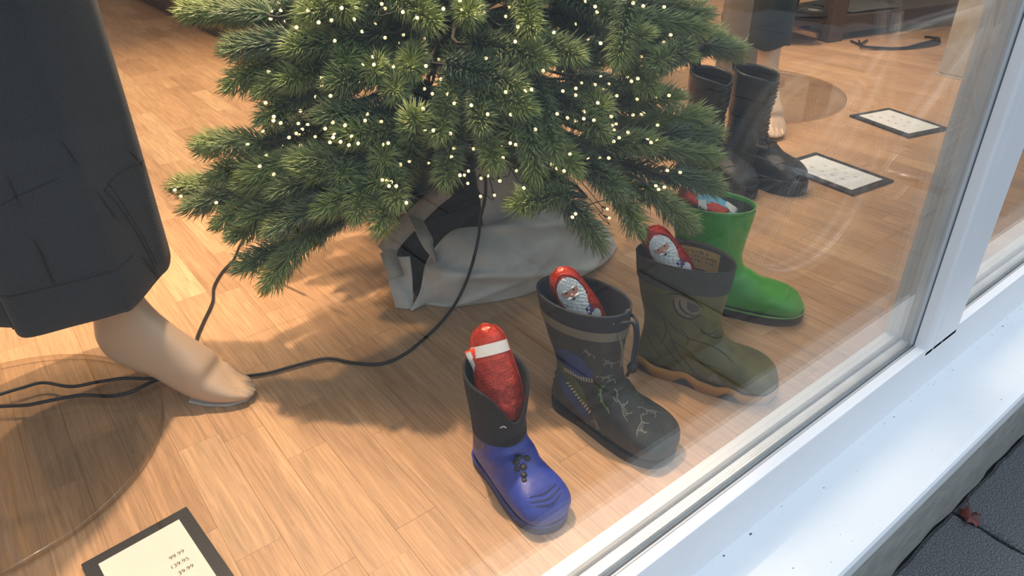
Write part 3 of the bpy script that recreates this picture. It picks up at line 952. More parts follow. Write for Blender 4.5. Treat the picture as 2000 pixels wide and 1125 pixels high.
# handwritten label inside the far wall of the cuff
inn = Decal([cuff], (0, -1, 0))
Dn = Decal([cuff])
bi = Boot(st, rim=lambda t: -0.003*math.cos(2*t))
def inner_pt(x, z, off):
    # far (left) inner wall at this place
    q, nn, i, dd = Dn.t.ray_cast(Vector((x, 0.0, z)), Vector((0, 1, 0)))
    return None if q is None else q-Vector((0, off, 0))
nx_, nz_ = 18, 8
V, F = [], []
for j in range(nz_+1):
    for i in range(nx_+1):
        q = inner_pt(0.030+0.072*i/nx_, H-0.040+0.034*j/nz_, 0.0006)
        V.append(q if q else Vector((0.05, 0.03, H-0.02)))
F = [(j*(nx_+1)+i, j*(nx_+1)+i+1, (j+1)*(nx_+1)+i+1, (j+1)*(nx_+1)+i) for j in range(nz_) for i in range(nx_)]
lab = mesh('name_label', V, F, 'label', root)
rs = random.Random(3)
sc = MB()
for row, (z, x_a, x_b) in enumerate(((H-0.012, 0.040, 0.082), (H-0.019, 0.036, 0.096), (H-0.026, 0.042, 0.094))):
    x = x_a
    while x < x_b:
        pts = []
        for q in range(4):
            p = inner_pt(x+rs.uniform(0, 0.0032), z+rs.uniform(-0.0022, 0.0022), 0.0014)
            if p:
                pts.append(p)
        if len(pts) > 2:
            sc.tube(pts, 0.0007, 4)
        x += 0.0045 if rs.random() > 0.18 else 0.008
sc.build('handwriting', 'ink', lab, False)

# --- bright green boot ---------------------------------------------------
root, L = place('rubber_boot', (0.925, 0.735), (1.040, 0.526), 'plain bright green rubber boot with black sole, furthest of the four')
gr_root, gr_L = root, L
H = 0.200
st = stations(L, H, 0.043, -0.02, 0.55, 0.016, hip=0.35, slim=1.0, e=2.4)
b = Boot(st)
body = b.part('rubber_shell', 'green', root, 0, 43, lip=0.0022, cap=True, floor=0.012)
b.part('felt_lining', 'green_lining', root, 1, 18, -0.003)
b.part('top_band', 'green', root, 1, 3, 0.001)
MB().tube(b.ring(0, 0.0), 0.0014, 6, closed=True).build('rim_bead', 'green_light', root, True)
MB().tube([(x, y, 0.017) for x, y in sole_outline(L, 0.043, 50, grow=0.002)], 0.0018, 6, closed=True).build('foxing_line', 'green_light', root, True)
sole('outsole', 'black_rubber', root, L, 0.043, 0.0, 0.016, 0.003)
D = Decal([body])
for ms_ in ([(0.100, H-0.012), (0.098, H-0.06), (0.096, H-0.11)], [(0.098, 0.086), (0.110, 0.060), (0.108, 0.040)]):
    D.lines('moulded_seam', 'green_light', root, [ms_], 0.0014, 0.0005)
Dt = Decal([body], (0, 0, -1))
Dt.lines('toe_seam', 'green_light', root, [[(0.200, -0.034), (0.204, -0.018), (0.205, 0.0), (0.204, 0.018), (0.200, 0.034)]], 0.0016, 0.0005)

# --- pair of black lace-up boots ------------------------------------------
def lace_boot(heel, toe, label):
    root, L = place('lace_up_boot', heel, toe, label, 'boot', 'pair of black lace-up boots')
    H = 0.262
    hs = 0.036
    def rim(t):
        return 0.006*math.cos(t-PI)-0.010*math.exp(-(min(t, 2*PI-t)/0.5)**2)
    st = stations(L, H, 0.044, 0.02, 0.50, hs, hip=0.36, slim=0.94, e=2.3)
    b = Boot(st, nv=50, rim=rim)
    def crease(p, k, t):
        a = 0.0022*math.sin(p.z*95+math.sin(t*2)*1.7)*max(0, math.cos((p.z-0.13)*14))
        return Vector((p.x+a, p.y*(1+a*4), p.z))
    body = b.part('leather_upper', 'leather', root, 0, 49, lip=0.004, cap=True, floor=hs*0.9, mod=crease)
    sole('platform_sole', 'lug_black', root, L, 0.045, 0.010, hs, 0.004)
    sole('outsole', 'lug_black', root, L, 0.045, 0.0, 0.010, 0.005)
    # welt and upright lugs round the platform
    ou = sole_outline(L, 0.045, 60, grow=0.0048)
    MB().tube([(x, y, hs) for x, y in ou], 0.002, 6, closed=True).build('welt', 'lug_black', root, True)
    for i in range(0, len(ou), 5):
        x, y = ou[i]
        a, c = ou[i-1], ou[(i+1) % len(ou)]
        tx, ty = c[0]-a[0], c[1]-a[1]
        l = math.hypot(tx, ty) or 1
        tx, ty = tx/l*0.0028, ty/l*0.0028
        nx_, ny_ = ty/0.0028*0.0022, -tx/0.0028*0.0022
        p = [(x-tx-nx_, y-ty-ny_), (x-tx+nx_, y-ty+ny_), (x+tx+nx_, y+ty+ny_), (x+tx-nx_, y+ty-ny_)]
        MB().prism(p, 0.001, 0.026).build('lug', 'lug_black', root)
    # laces and eyelets on the instep
    D = Decal([body], (-0.8, 0, -0.6))
    tg = Decal([body], (-1, 0, 0))
    for i in range(9):
        z = 0.098+i*0.0165
        for s_ in (-1, 1):
            pts = []
            for q in range(6):
                y = -s_*0.016+s_*0.032*q/5
                h = tg.hit((0, y, z+0.012*q/5), 0.0022)
                if h:
                    pts.append(h)
            if len(pts) > 2:
                MB().tube(pts, 0.0017, 6).build('lace', 'lace', root, True)
    tp = Decal([body], (-1, 0, 0))
    tongue_lines = [[(-0.018, 0.10), (-0.018, 0.16), (-0.02, 0.215)], [(0.018, 0.10), (0.018, 0.16), (0.02, 0.215)]]
    for tl_ in tongue_lines:
        tp.lines('facing_edge', 'lace', root, [tl_], 0.004, 0.0012)
    side = Decal([body])
    side.lines('zip', 'lace', root, [[(0.045, 0.235), (0.052, 0.15), (0.060, 0.075)]], 0.004, 0.0012)
    for sl_ in ([(0.01, 0.10), (0.04, 0.085), (0.08, 0.10), (0.100, 0.12)], [(0.09, 0.062), (0.11, 0.075), (0.125, 0.085)], [(0.02, 0.17), (0.05, 0.155), (0.085, 0.16)]):
        side.lines('seam', 'lace', root, [sl_], 0.003, 0.0012)
    tc_ = Decal([body], (0, 0, -1))
    tc_.lines('toe_cap_seam', 'lace', root, [[(0.185, -0.036), (0.195, -0.02), (0.198, 0.0), (0.195, 0.02), (0.185, 0.036)]], 0.003, 0.001)
    px = st[0][0]
    tab = MB()
    V = []
    for i, (dx, dz) in enumerate(((0.006, -0.03), (-0.004, -0.012), (-0.009, 0.004), (-0.006, 0.017), (0.001, 0.019), (0.005, 0.008), (0.006, -0.006))):
        for yy in (-0.010, 0.010):
            V.append((px+dx, yy, H+0.004+dz))
    tab.add(V, [(2*i, 2*i+1, 2*i+3, 2*i+2) for i in range(6)])
    o = tab.build('pull_tab', 'lace', root, True)
    sm = o.modifiers.new('s', 'SOLIDIFY')
    sm.thickness = 0.002
    return root
lace_boot((1.520, 1.075), (1.508, 0.832), 'black leather lace-up boot beside the price board, fully in view')
lace_boot((1.435, 1.135), (1.392, 0.895), 'black leather lace-up boot half hidden behind the fir branches')

# ------------------------------------------------------------------ sweets tucked into the boots
def profile(v):
    pts = [(0, 0.020), (0.12, 0.0245), (0.35, 0.026), (0.52, 0.0245), (0.66, 0.0225), (0.8, 0.0212), (0.88, 0.0188), (0.94, 0.0146), (0.98, 0.0090), (1.0, 0.0005)]
    for (a, ra), (c, rc) in zip(pts, pts[1:]):
        if v <= c:
            t = (v-a)/(c-a)
            return ra+(rc-ra)*t
    return 0.0005
def choco_point(u, v, h, off=0.0):
    r = profile(v)*(h/0.115)+off
    return Vector((r*0.72*math.cos(u), r*math.sin(u), v*h))
def axes(z, x):
    z = Vector(z).normalized()
    x = Vector(x)
    x = (x-z*x.dot(z)).normalized()
    y = z.cross(x)
    return Matrix(((x.x, y.x, z.x), (x.y, y.y, z.y), (x.z, y.z, z.z)))
def choco(name, top, low, face, label, h=0.115, red='foil', back_print=False):
    # stands from 'low' towards 'top'; 'face' is where its front looks
    ax = (Vector(top)-Vector(low)).normalized()
    root = empty(name, Vector(top)-ax*h)
    root.rotation_euler = axes(ax, face).to_euler()
    tag(root, label, 'chocolate', 'foil-wrapped chocolate figures in the boots')
    nu, nv = 40, 36
    V, F = [], []
    for j in range(nv+1):
        for i in range(nu):
            u = 2*PI*i/nu
            p = choco_point(u, j/nv, h, 0.0004*math.sin(7*u+j*0.9))
            V.append(p)
    F = [(j*nu+i, j*nu+(i+1) % nu, (j+1)*nu+(i+1) % nu, (j+1)*nu+i) for j in range(nv) for i in range(nu)]+[tuple(range(nu-1, -1, -1))]
    mesh('foil_body', V, F, red, root)
    def area(nm, m, fn, off, u0, u1, v0, v1, n=46):
        V, F, idx = [], [], {}
        for j in range(n):
            for i in range(n):
                if fn(u0+(u1-u0)*(i+.5)/n, v0+(v1-v0)*(j+.5)/n):
                    q = []
                    for a, c in ((i, j), (i+1, j), (i+1, j+1), (i, j+1)):
                        if (a, c) not in idx:
                            uu, vv = u0+(u1-u0)*a/n, v0+(v1-v0)*c/n
                            idx[(a, c)] = len(V)
                            V.append(choco_point(uu, vv, h, off(uu, vv) if callable(off) else off))
                        q.append(idx[(a, c)])
                    F.append(tuple(q))
        return mesh(nm, V, F, m, root)
    # piping seam where the two foil halves meet
    seam = [choco_point(PI/2, v/20, h, 0.0004) for v in range(1, 21)]+[choco_point(-PI/2, v/20, h, 0.0004) for v in range(20, 0, -1)]
    MB().tube(seam, 0.0011, 6).build('foil_seam', red, root, True)
    if back_print:
        area('white_band', 'white_wrap', lambda u, v: 0.685 < v < 0.80, 0.0007, PI*0.42, PI*1.58, 0.66, 0.82)
        ls = MB()
        rr = random.Random(9)
        for row in range(13):
            v = 0.63-row*0.033
            u = PI*0.74
            while u < PI*1.22:
                du = rr.uniform(0.05, 0.16)
                ls.tube([choco_point(u+du*t/3, v, h, 0.0006) for t in range(4)], 0.0004, 4)
                u += du+0.05
        ls.build('small_print', 'rust_print', root)
        return root
    oval = lambda u, v, a, c: (u/a)**2+((v-0.67)/c)**2
    hood = [choco_point(0.98*math.cos(t), 0.67+0.27*math.sin(t), h, 0.0012) for t in [PI*(-0.12+1.24*i/40) for i in range(41)]]
    MB().tube(hood, 0.0018, 6).build('hood_piping', red, root, True)
    area('fur_trim', 'fur', lambda u, v: oval(u, v, 0.86, 0.225) < 1 and (v > 0.735 or abs(u) > 0.50), lambda u, v: 0.0018+0.0006*math.sin(u*22)*math.sin(v*90), -1, 1, 0.42, 0.92)
    area('face', 'face', lambda u, v: oval(u, v, 0.56, 0.16) < 1 and 0.60 < v < 0.76, 0.0012, -0.7, 0.7, 0.55, 0.80)
    area('beard', 'fur', lambda u, v: 0.34 < v < 0.655-0.05*math.cos(u*5) and abs(u) < 0.78*math.sqrt(max(0, (v-0.30)/0.34)), lambda u, v: 0.0022+0.0006*math.sin(u*20+v*30)*math.sin(v*80), -0.9, 0.9, 0.30, 0.72)
    MB().sphere(choco_point(0, 0.665, h, 0.002), 0.0026, 10, 8).build('nose', 'face', root, True)
    for s_ in (-1, 1):
        MB().sphere(choco_point(0.24*s_, 0.712, h, 0.0012), 0.0014, 8, 6).build('eye', 'dark_print', root, True)
        MB().sphere(choco_point(0.25*s_, 0.742, h, 0.0015), 0.0028, 8, 6, (0.6, 1.3, 0.5)).build('eyebrow', 'fur', root, True)
        MB().sphere(choco_point(0.20*s_, 0.638, h, 0.0024), 0.0036, 8, 6, (0.6, 1.5, 0.6)).build('moustache', 'fur', root, True)
    MB().sphere(choco_point(0, 0.612, h, 0.0030), 0.0016, 8, 6, (0.6, 1.2, 1)).build('mouth', 'dark_print', root, True)
    area('gift', 'purple', lambda u, v: 0.22 < u < 0.60 and 0.34 < v < 0.44, 0.0024, 0.1, 0.7, 0.30, 0.48, 30)
    area('glove', 'fur', lambda u, v: ((u-0.62)/0.30)**2+((v-0.28)/0.08)**2 < 1 or ((u+0.05)/0.22)**2+((v-0.33)/0.05)**2 < 1, 0.0020, -0.4, 1.0, 0.18, 0.42, 40)
    return root

choco('chocolate_figure', (0.560, 0.640, 0.232), (0.582, 0.612, 0.170), (-0.62, -0.55, 0.5), 'foil chocolate figure with white beard in the dinosaur-print boot')
choco('chocolate_figure', (0.738, 0.637, 0.238), (0.763, 0.607, 0.181), (-0.70, -0.50, 0.5), 'foil chocolate figure with white beard in the olive boot', red='foil_dark')
choco('chocolate_figure', (0.425, 0.628, 0.205), (0.410, 0.572, 0.118), (0.55, 0.85, -0.2), 'red foil chocolate figure turned backwards in the blue boot', h=0.128, back_print=True)
def wrapped_bar(name, top, low, face, size, label, mats, group=None):
    ax = (Vector(top)-Vector(low)).normalized()
    w, d, h = size
    root = empty(name, Vector(top)-ax*h)
    root.rotation_euler = axes(ax, face).to_euler()
    tag(root, label, 'sweet', group)
    V, F = [], []
    n, k = 16, 14
    for j in range(k+1):
        v = j/k
        e = min(v, 1-v)*k
        th = d*(0.12+0.88*min(1, e/2.0))
        ww = w*(1.0+0.06*math.sin(j*2.1))*(1.08 if e < 1 else 1.0)
        for i in range(n):
            a = 2*PI*i/n
            V.append((th/2*sgnpow(math.cos(a), 0.6), ww/2*sgnpow(math.sin(a), 0.6), v*h))
    F = [(j*n+i, j*n+(i+1) % n, (j+1)*n+(i+1) % n, (j+1)*n+i) for j in range(k) for i in range(n)]
    F += [tuple(range(n-1, -1, -1)), tuple(k*n+i for i in range(n))]
    body = mesh('wrapper', V, F, mats[0], root)
    D = Decal([body], (-1, 0, 0))
    for nm, m, pts in mats[1]:
        D.poly(nm, m, root, [(y*w, z*h) for y, z in pts], 0.0007, 0.0015)
    return root
wrapped_bar('wrapped_bar', (0.397, 0.617, 0.184), (0.409, 0.594, 0.128), (-0.6, -0.7, 0.3), (0.020, 0.010, 0.085), 'scarlet and white wrapped bar beside the figure in the blue boot',
            ('scarlet', [('white_print', 'white_wrap', [(-0.46, 0.60), (-0.46, 0.98), (-0.12, 0.98), (-0.20, 0.74), (-0.36, 0.58)]), ('white_print', 'white_wrap', [(-0.45, 0.36), (-0.20, 0.40), (-0.28, 0.48), (-0.45, 0.52)]),
                         ('dark_lettering', 'dark_print', [(-0.10, 0.60), (0.12, 0.56), (0.18, 0.62), (-0.02, 0.67)])]))
wrapped_bar('wrapped_bar', (0.898, 0.715, 0.224), (0.955, 0.668, 0.186), (-0.4, -0.5, 0.75), (0.022, 0.010, 0.105), 'red and white wrapped bar leaning in the green boot',
            ('foil', [('white_print', 'white_wrap', [(-0.48, 0.45), (0.48, 0.55), (0.48, 0.70), (-0.48, 0.62)])]))
wrapped_bar('wrapped_bar', (0.925, 0.705, 0.222), (0.965, 0.672, 0.190), (-0.3, -0.4, 0.85), (0.030, 0.009, 0.095), 'light blue wrapped bar leaning in the green boot',
            ('cyan', [('white_print', 'white_wrap', [(-0.2, 0.10), (0.46, 0.05), (0.46, 0.30), (0.1, 0.34)])]))

# ------------------------------------------------------------------ points projected from image pixels to assumed depths (metres)
SPRIGS=[(0.271,1.153,0.553,0.36,1.003,0.544),
(0.286,1.043,0.51,0.382,0.963,0.512),
(0.333,0.949,0.518,0.487,0.931,0.512),
(0.272,1.032,0.455,0.431,1.046,0.495),
(0.294,0.982,0.457,0.452,0.982,0.49),
(0.323,0.943,0.478,0.482,0.989,0.473),
(0.291,0.966,0.423,0.449,1.013,0.453),
(0.229,1.094,0.373,0.313,1.0,0.378),
(0.252,0.996,0.346,0.406,0.958,0.354),
(0.191,1.181,0.287,0.318,1.088,0.281),
(0.226,1.056,0.329,0.394,1.069,0.34),
(0.192,1.129,0.27,0.333,1.055,0.286),
(0.246,1.0,0.329,0.398,0.957,0.329),
(0.273,0.943,0.331,0.433,0.927,0.335),
(0.21,1.044,0.266,0.374,1.03,0.294),
(0.237,0.985,0.282,0.403,0.981,0.295),
(0.226,0.992,0.256,0.385,1.06,0.251),
(0.253,0.946,0.27,0.358,0.892,0.308),
(0.21,0.994,0.208,0.365,0.958,0.236),
(0.23,0.933,0.185,0.331,0.924,0.259),
(0.304,0.92,0.383,0.451,0.89,0.351),
(0.309,0.909,0.374,0.453,0.894,0.322),
(0.343,0.895,0.441,0.495,0.893,0.41),
(0.445,0.798,0.458,0.487,0.879,0.344),
(0.364,0.803,0.288,0.49,0.901,0.342),
(0.46,0.746,0.347,0.556,0.87,0.403),
(0.46,0.768,0.409,0.573,0.883,0.452),
(0.519,0.734,0.418,0.598,0.876,0.457),
(0.565,0.686,0.331,0.602,0.76,0.425),
(0.595,0.682,0.361,0.657,0.806,0.444),
(0.61,0.727,0.519,0.667,0.868,0.576),
(0.628,0.713,0.497,0.588,0.867,0.493),
(0.673,0.702,0.495,0.657,0.866,0.493),
(0.704,0.687,0.467,0.785,0.748,0.541),
(0.797,0.697,0.516,0.768,0.837,0.444),
(0.954,0.718,0.489,0.82,0.791,0.506),
(0.966,0.728,0.507,0.836,0.811,0.526),
(1.043,0.746,0.455,0.908,0.83,0.48),
(1.1,0.757,0.421,0.978,0.752,0.448),
(0.771,0.682,0.468,0.922,0.744,0.454),
(0.896,0.693,0.461,0.876,0.858,0.482),
(0.792,0.672,0.432,0.822,0.834,0.457),
(0.922,0.674,0.378,0.806,0.776,0.34),
(0.954,0.67,0.334,0.834,0.704,0.341),
(0.944,0.655,0.293,0.826,0.692,0.325),
(0.933,0.64,0.252,0.821,0.682,0.288),
(0.791,0.653,0.364,0.716,0.792,0.328),
(0.708,0.638,0.298,0.688,0.796,0.348),
(0.726,0.616,0.232,0.746,0.757,0.314),
(0.841,0.609,0.203,0.778,0.686,0.278),
(0.651,0.627,0.231,0.647,0.769,0.312),
(0.52,0.703,0.324,0.642,0.708,0.297),
(0.5,0.789,0.544,0.5,0.944,0.57),
(0.358,0.936,0.564,0.513,0.932,0.546),
(0.421,0.86,0.568,0.428,1.012,0.57),
(0.595,0.707,0.438,0.552,0.858,0.448),
(0.583,0.718,0.464,0.549,0.873,0.469),
(0.353,0.821,0.304,0.456,0.942,0.358),
(0.357,0.867,0.42,0.508,0.89,0.377),
(0.638,0.665,0.349,0.651,0.831,0.381),
(0.687,0.668,0.388,0.693,0.833,0.419),
(0.849,0.673,0.42,0.79,0.818,0.369),
(0.404,0.781,0.326,0.47,0.932,0.357),
(0.31,0.873,0.307,0.471,0.894,0.327),
(0.363,0.887,0.482,0.519,0.923,0.458),
(0.525,0.713,0.365,0.591,0.859,0.414),
(0.401,0.885,0.499,0.479,0.999,0.48),
(0.424,0.858,0.49,0.501,0.973,0.47),
(0.437,0.835,0.466,0.514,0.95,0.445),
(0.365,0.867,0.357,0.442,0.979,0.327),
(0.408,0.828,0.379,0.484,0.942,0.35),
(0.395,0.83,0.348,0.471,0.944,0.316),
(0.704,0.697,0.417,0.772,0.817,0.392),
(0.545,0.789,0.552,0.619,0.907,0.538),
(0.561,0.735,0.407,0.633,0.852,0.38),
(0.465,0.824,0.495,0.541,0.94,0.476),
(0.372,0.935,0.531,0.453,1.048,0.515)]
BAG_FRONT=[[(0.515,0.999,0.004),(0.515,0.999,0.004),(0.515,0.999,0.004),(0.515,0.999,0.004)],[(0.535,0.992,0.035),(0.544,0.988,0.022),(0.548,0.991,0.012),(0.548,1.0,0.002)],[(0.572,1.013,0.085),(0.563,0.968,0.065),(0.567,0.962,0.03),(0.575,0.966,0.002)],[(0.619,0.999,0.13),(0.6,0.941,0.1),(0.606,0.933,0.05),(0.622,0.94,0.002)],[(0.661,0.951,0.145),(0.643,0.906,0.11),(0.663,0.905,0.055),(0.686,0.913,0.002)],[(0.714,0.928,0.155),(0.723,0.903,0.115),(0.728,0.887,0.06),(0.755,0.901,0.002)],[(0.771,0.923,0.16),(0.796,0.908,0.11),(0.804,0.886,0.055),(0.835,0.889,0.002)],[(0.822,0.923,0.15),(0.861,0.907,0.1),(0.888,0.896,0.05),(0.924,0.901,0.002)],[(0.864,0.925,0.12),(0.93,0.927,0.07),(0.955,0.92,0.035),(0.983,0.933,0.002)]]
BAG_LEFT=[[(0.514,1.086,0.1),(0.502,1.058,0.075),(0.499,1.04,0.04),(0.499,1.025,0.002)],[(0.519,1.048,0.095),(0.524,1.049,0.06),(0.514,1.02,0.03),(0.509,1.008,0.003)],[(0.545,1.037,0.09),(0.538,1.022,0.055),(0.528,1.011,0.02),(0.516,1.0,0.003)]]
BAG_BACK=[[(0.689,1.015,0.23),(0.678,0.991,0.18),(0.677,0.983,0.12)],[(0.72,0.97,0.24),(0.716,0.959,0.19),(0.719,0.95,0.13)],[(0.766,0.946,0.23),(0.754,0.925,0.19),(0.783,0.938,0.13)],[(0.817,0.933,0.19),(0.811,0.919,0.165),(0.823,0.917,0.13)]]
BAG_DARK=[[(0.524,1.074,0.06),(0.582,1.094,0.12),(0.633,1.055,0.19)],[(0.534,1.032,0.03),(0.613,1.085,0.08),(0.689,1.072,0.16)],[(0.545,1.013,0.006),(0.637,1.06,0.07),(0.732,1.058,0.13)]]
STRAP1=[(0.509,1.064,0.1),(0.535,1.06,0.125),(0.567,1.054,0.15),(0.602,1.042,0.18),(0.631,1.024,0.205)]
STRAP2=[(0.576,1.062,0.155),(0.56,1.011,0.15),(0.558,0.985,0.13),(0.576,0.995,0.09)]
STRAP3=[(0.509,1.052,0.105),(0.505,1.033,0.09),(0.502,1.015,0.07)]
CORD_A=[(0.625,0.895,0.27),(0.621,0.893,0.235),(0.616,0.904,0.19),(0.617,0.913,0.155),(0.594,0.9,0.12),(0.584,0.915,0.07),(0.58,0.949,0.012),(0.531,0.924,0.004),(0.486,0.903,0.004),(0.434,0.885,0.004),(0.391,0.887,0.004),(0.356,0.919,0.004),(0.328,0.958,0.004),(0.28,0.974,0.004),(0.239,0.983,0.004),(0.21,0.997,0.004),(0.162,1.028,0.004),(0.109,1.071,0.004),(0.068,1.084,0.016),(0.042,1.106,0.016),(0.008,1.122,0.016),(-0.028,1.137,0.016),(-0.061,1.177,0.016),(-0.089,1.184,0.016),(-0.12,1.188,0.016),(-0.161,1.19,0.016)]
CORD_B=[(0.398,1.206,0.2),(0.363,1.312,0.12),(0.337,1.372,0.05),(0.325,1.4,0.01),(0.29,1.373,0.004),(0.256,1.323,0.004),(0.235,1.267,0.004),(0.2,1.209,0.004),(0.174,1.163,0.004),(0.157,1.119,0.004),(0.13,1.086,0.004),(0.099,1.071,0.01),(0.077,1.064,0.017),(0.043,1.059,0.017),(0.016,1.069,0.017),(-0.018,1.1,0.017),(-0.052,1.115,0.017),(-0.075,1.123,0.017),(-0.092,1.13,0.017),(-0.123,1.152,0.017),(-0.161,1.174,0.017)]
BULBS=[(0.392,1.055,0.548),(0.373,1.037,0.542),(0.39,1.044,0.54),(0.357,1.0,0.539),(0.394,1.05,0.523),(0.375,0.959,0.531),(0.382,0.928,0.555),(0.387,0.912,0.542),(0.41,0.923,0.54),(0.414,0.932,0.512),(0.338,0.994,0.473),(0.379,0.912,0.473),(0.409,0.989,0.441),(0.438,1.091,0.397),(0.38,0.895,0.452),(0.404,0.874,0.562),(0.425,0.887,0.544),(0.483,0.917,0.552),(0.492,0.926,0.544),(0.476,0.849,0.551),(0.513,0.81,0.555),(0.483,0.826,0.546),(0.485,0.948,0.521),(0.489,0.93,0.505),(0.449,0.917,0.521),(0.554,1.011,0.474),(0.585,0.983,0.481),(0.545,0.819,0.56),(0.547,0.818,0.549),(0.587,0.826,0.539),(0.444,0.885,0.494),(0.436,0.9,0.483),(0.434,0.865,0.489),(0.471,0.881,0.477),(0.433,0.913,0.457),(0.59,0.955,0.454),(0.489,0.825,0.485),(0.534,0.863,0.452),(0.564,0.962,0.412),(0.508,0.846,0.44),(0.527,0.836,0.438),(0.556,0.997,0.489),(1.089,1.433,0.419),(0.791,1.036,0.495),(0.683,0.904,0.511),(0.605,0.775,0.525),(0.594,0.767,0.509),(0.674,0.782,0.507),(0.848,0.963,0.452),(0.816,0.893,0.483),(0.768,0.819,0.532),(0.752,0.782,0.531),(0.757,0.783,0.523),(0.819,0.865,0.463),(0.706,0.721,0.497),(0.837,0.768,0.523),(0.87,0.756,0.519),(0.87,0.795,0.439),(0.865,0.746,0.47),(0.616,0.736,0.473),(0.946,1.07,0.35),(0.963,0.98,0.355),(0.796,0.752,0.428),(0.977,0.971,0.34),(0.777,0.726,0.431),(0.775,0.712,0.438),(0.917,0.983,0.351),(0.761,0.786,0.417),(0.707,0.77,0.425),(0.686,0.775,0.424),(0.695,0.757,0.42),(0.962,0.97,0.333),(0.788,0.765,0.399),(0.808,0.741,0.395),(0.815,0.71,0.404),(0.563,0.75,0.452),(0.581,0.731,0.454),(0.586,0.724,0.456),(0.581,0.817,0.481),(0.78,0.735,0.538),(0.874,0.742,0.48),(0.821,0.69,0.409),(1.061,0.863,0.335),(0.318,0.973,0.438),(0.368,0.982,0.414),(0.321,0.96,0.421),(0.32,0.962,0.415),(0.33,0.964,0.409),(0.383,1.003,0.385),(0.377,1.024,0.383),(0.369,0.991,0.384),(0.323,1.027,0.383),(0.356,0.983,0.383),(0.373,1.02,0.368),(0.342,0.976,0.382),(0.357,1.057,0.344),(0.291,1.005,0.377),(0.31,0.993,0.358),(0.29,0.969,0.354),(0.305,0.962,0.34),(0.384,1.052,0.339),(0.414,1.061,0.344),(0.363,0.89,0.412),(0.365,0.867,0.409),(0.36,0.861,0.408),(0.36,0.874,0.398),(0.207,1.156,0.28),(0.374,0.887,0.419),(0.426,0.887,0.419),(0.413,0.87,0.417),(0.44,0.876,0.408),(0.386,0.876,0.415),(0.368,0.858,0.401),(0.38,0.86,0.393),(0.395,0.863,0.391),(0.388,0.865,0.402),(0.434,0.866,0.379),(0.433,0.849,0.386),(0.45,0.853,0.349),(0.475,0.872,0.342),(0.419,0.839,0.338),(0.415,0.819,0.343),(0.406,0.809,0.343),(0.411,0.798,0.345),(0.413,0.841,0.34),(0.472,0.813,0.404),(0.467,0.783,0.413),(0.491,0.78,0.404),(0.522,0.814,0.431),(0.521,0.771,0.438),(0.535,0.754,0.427),(0.464,0.799,0.439),(0.505,0.796,0.375),(0.499,0.794,0.365),(0.572,0.847,0.344),(0.564,0.852,0.309),(0.558,0.855,0.303),(0.485,0.754,0.354),(0.591,0.839,0.298),(0.581,0.844,0.295),(0.562,0.853,0.289),(0.606,0.83,0.288),(0.595,1.023,0.263),(0.572,0.752,0.419),(0.588,0.719,0.403),(0.637,0.731,0.411),(0.675,0.752,0.392),(0.677,0.736,0.391),(0.671,0.713,0.401),(0.689,0.732,0.403),(0.702,0.718,0.416),(0.812,0.751,0.367),(0.825,0.746,0.366),(0.83,0.745,0.369),(0.706,0.694,0.401),(0.799,0.782,0.345),(0.801,0.776,0.349),(0.757,0.737,0.359),(0.758,0.709,0.362),(0.695,0.676,0.372),(0.74,0.709,0.358),(0.838,0.722,0.352),(0.764,0.675,0.358),(0.762,0.666,0.357),(0.805,0.693,0.344),(0.634,0.7,0.362),(0.705,0.737,0.326),(0.739,0.747,0.316),(0.704,0.693,0.34),(0.74,1.003,0.265),(0.555,0.75,0.362),(0.567,0.736,0.382),(0.56,0.739,0.385),(0.632,0.82,0.301),(0.556,0.706,0.331),(0.607,0.83,0.288),(0.603,0.703,0.354),(0.613,0.688,0.346),(0.615,0.705,0.344),(0.683,0.705,0.398),(0.782,0.667,0.283),(0.782,0.661,0.279),(0.795,0.661,0.279),(0.63,0.681,0.278),(0.625,0.682,0.274),(0.819,0.798,0.169),(0.813,0.798,0.188),(0.82,0.679,0.294),(0.829,0.661,0.294),(0.416,0.784,0.324),(0.579,0.845,0.265),(0.598,0.834,0.265),(0.212,1.15,0.27),(0.243,1.068,0.278)]

# ------------------------------------------------------------------ canvas bag round the foot of the tree
bag = tag(empty('canvas_bag', (0.72, 1.05, 0.0)), 'crumpled grey canvas bag wrapped round the foot of the fir', 'bag')
BO = Vector((0.72, 1.05, 0.0))
def bag_patch(name, ctrl, nu, nv, m, wr=0.004, seed=0, thick=0.003, pin=True, folds=()):
    V, F = patch(ctrl, nu, nv)
    rr = random.Random(seed)
    ph = [(rr.uniform(18, 60), rr.uniform(-60, 60), rr.uniform(0, 6)) for _ in range(6)]
    out = []
    for k, p in enumerate(V):
        j, i = divmod(k, nu)
        e = min(1.0, j/3, (nv-1-j)/3) if pin else 1
        w = sum(math.sin(p[0]*a+p[2]*c*1.4+d+1.2*math.sin(p[1]*20+d)) for a, c, d in ph)/6
        w = w*wr*e*2
        for fa, fc, fd, am in folds:
            w += am*e*(1-abs(math.sin(p[0]*fa+p[1]*fa*0.5+p[2]*fc+fd)))**3
        out.append(Vector((p[0]-0.45*w, p[1]-0.75*w, max(0.0015, p[2]+0.45*w)))-BO)
    o = mesh(name, out, F, m, bag)
    if thick:
        s = o.modifiers.new('thickness', 'SOLIDIFY')
        s.thickness = thick
        s.offset = -1
    return o
front = bag_patch('front_panel', BAG_FRONT, 90, 46, 'canvas', 0.007, 4, folds=((9, 34, 0.4, 0.017), (-13, 26, 1.1, 0.012), (6, -30, 2.0, 0.008)))
bag_patch('side_panel', BAG_LEFT, 24, 24, 'canvas', 0.003, 5)
bag_patch('back_panel', BAG_BACK, 30, 20, 'canvas', 0.003, 6)
bag_patch('inside_shade', BAG_DARK, 24, 24, 'bag_dark', 0.004, 7)  # dark sheet stands in for the shaded inside of the bag
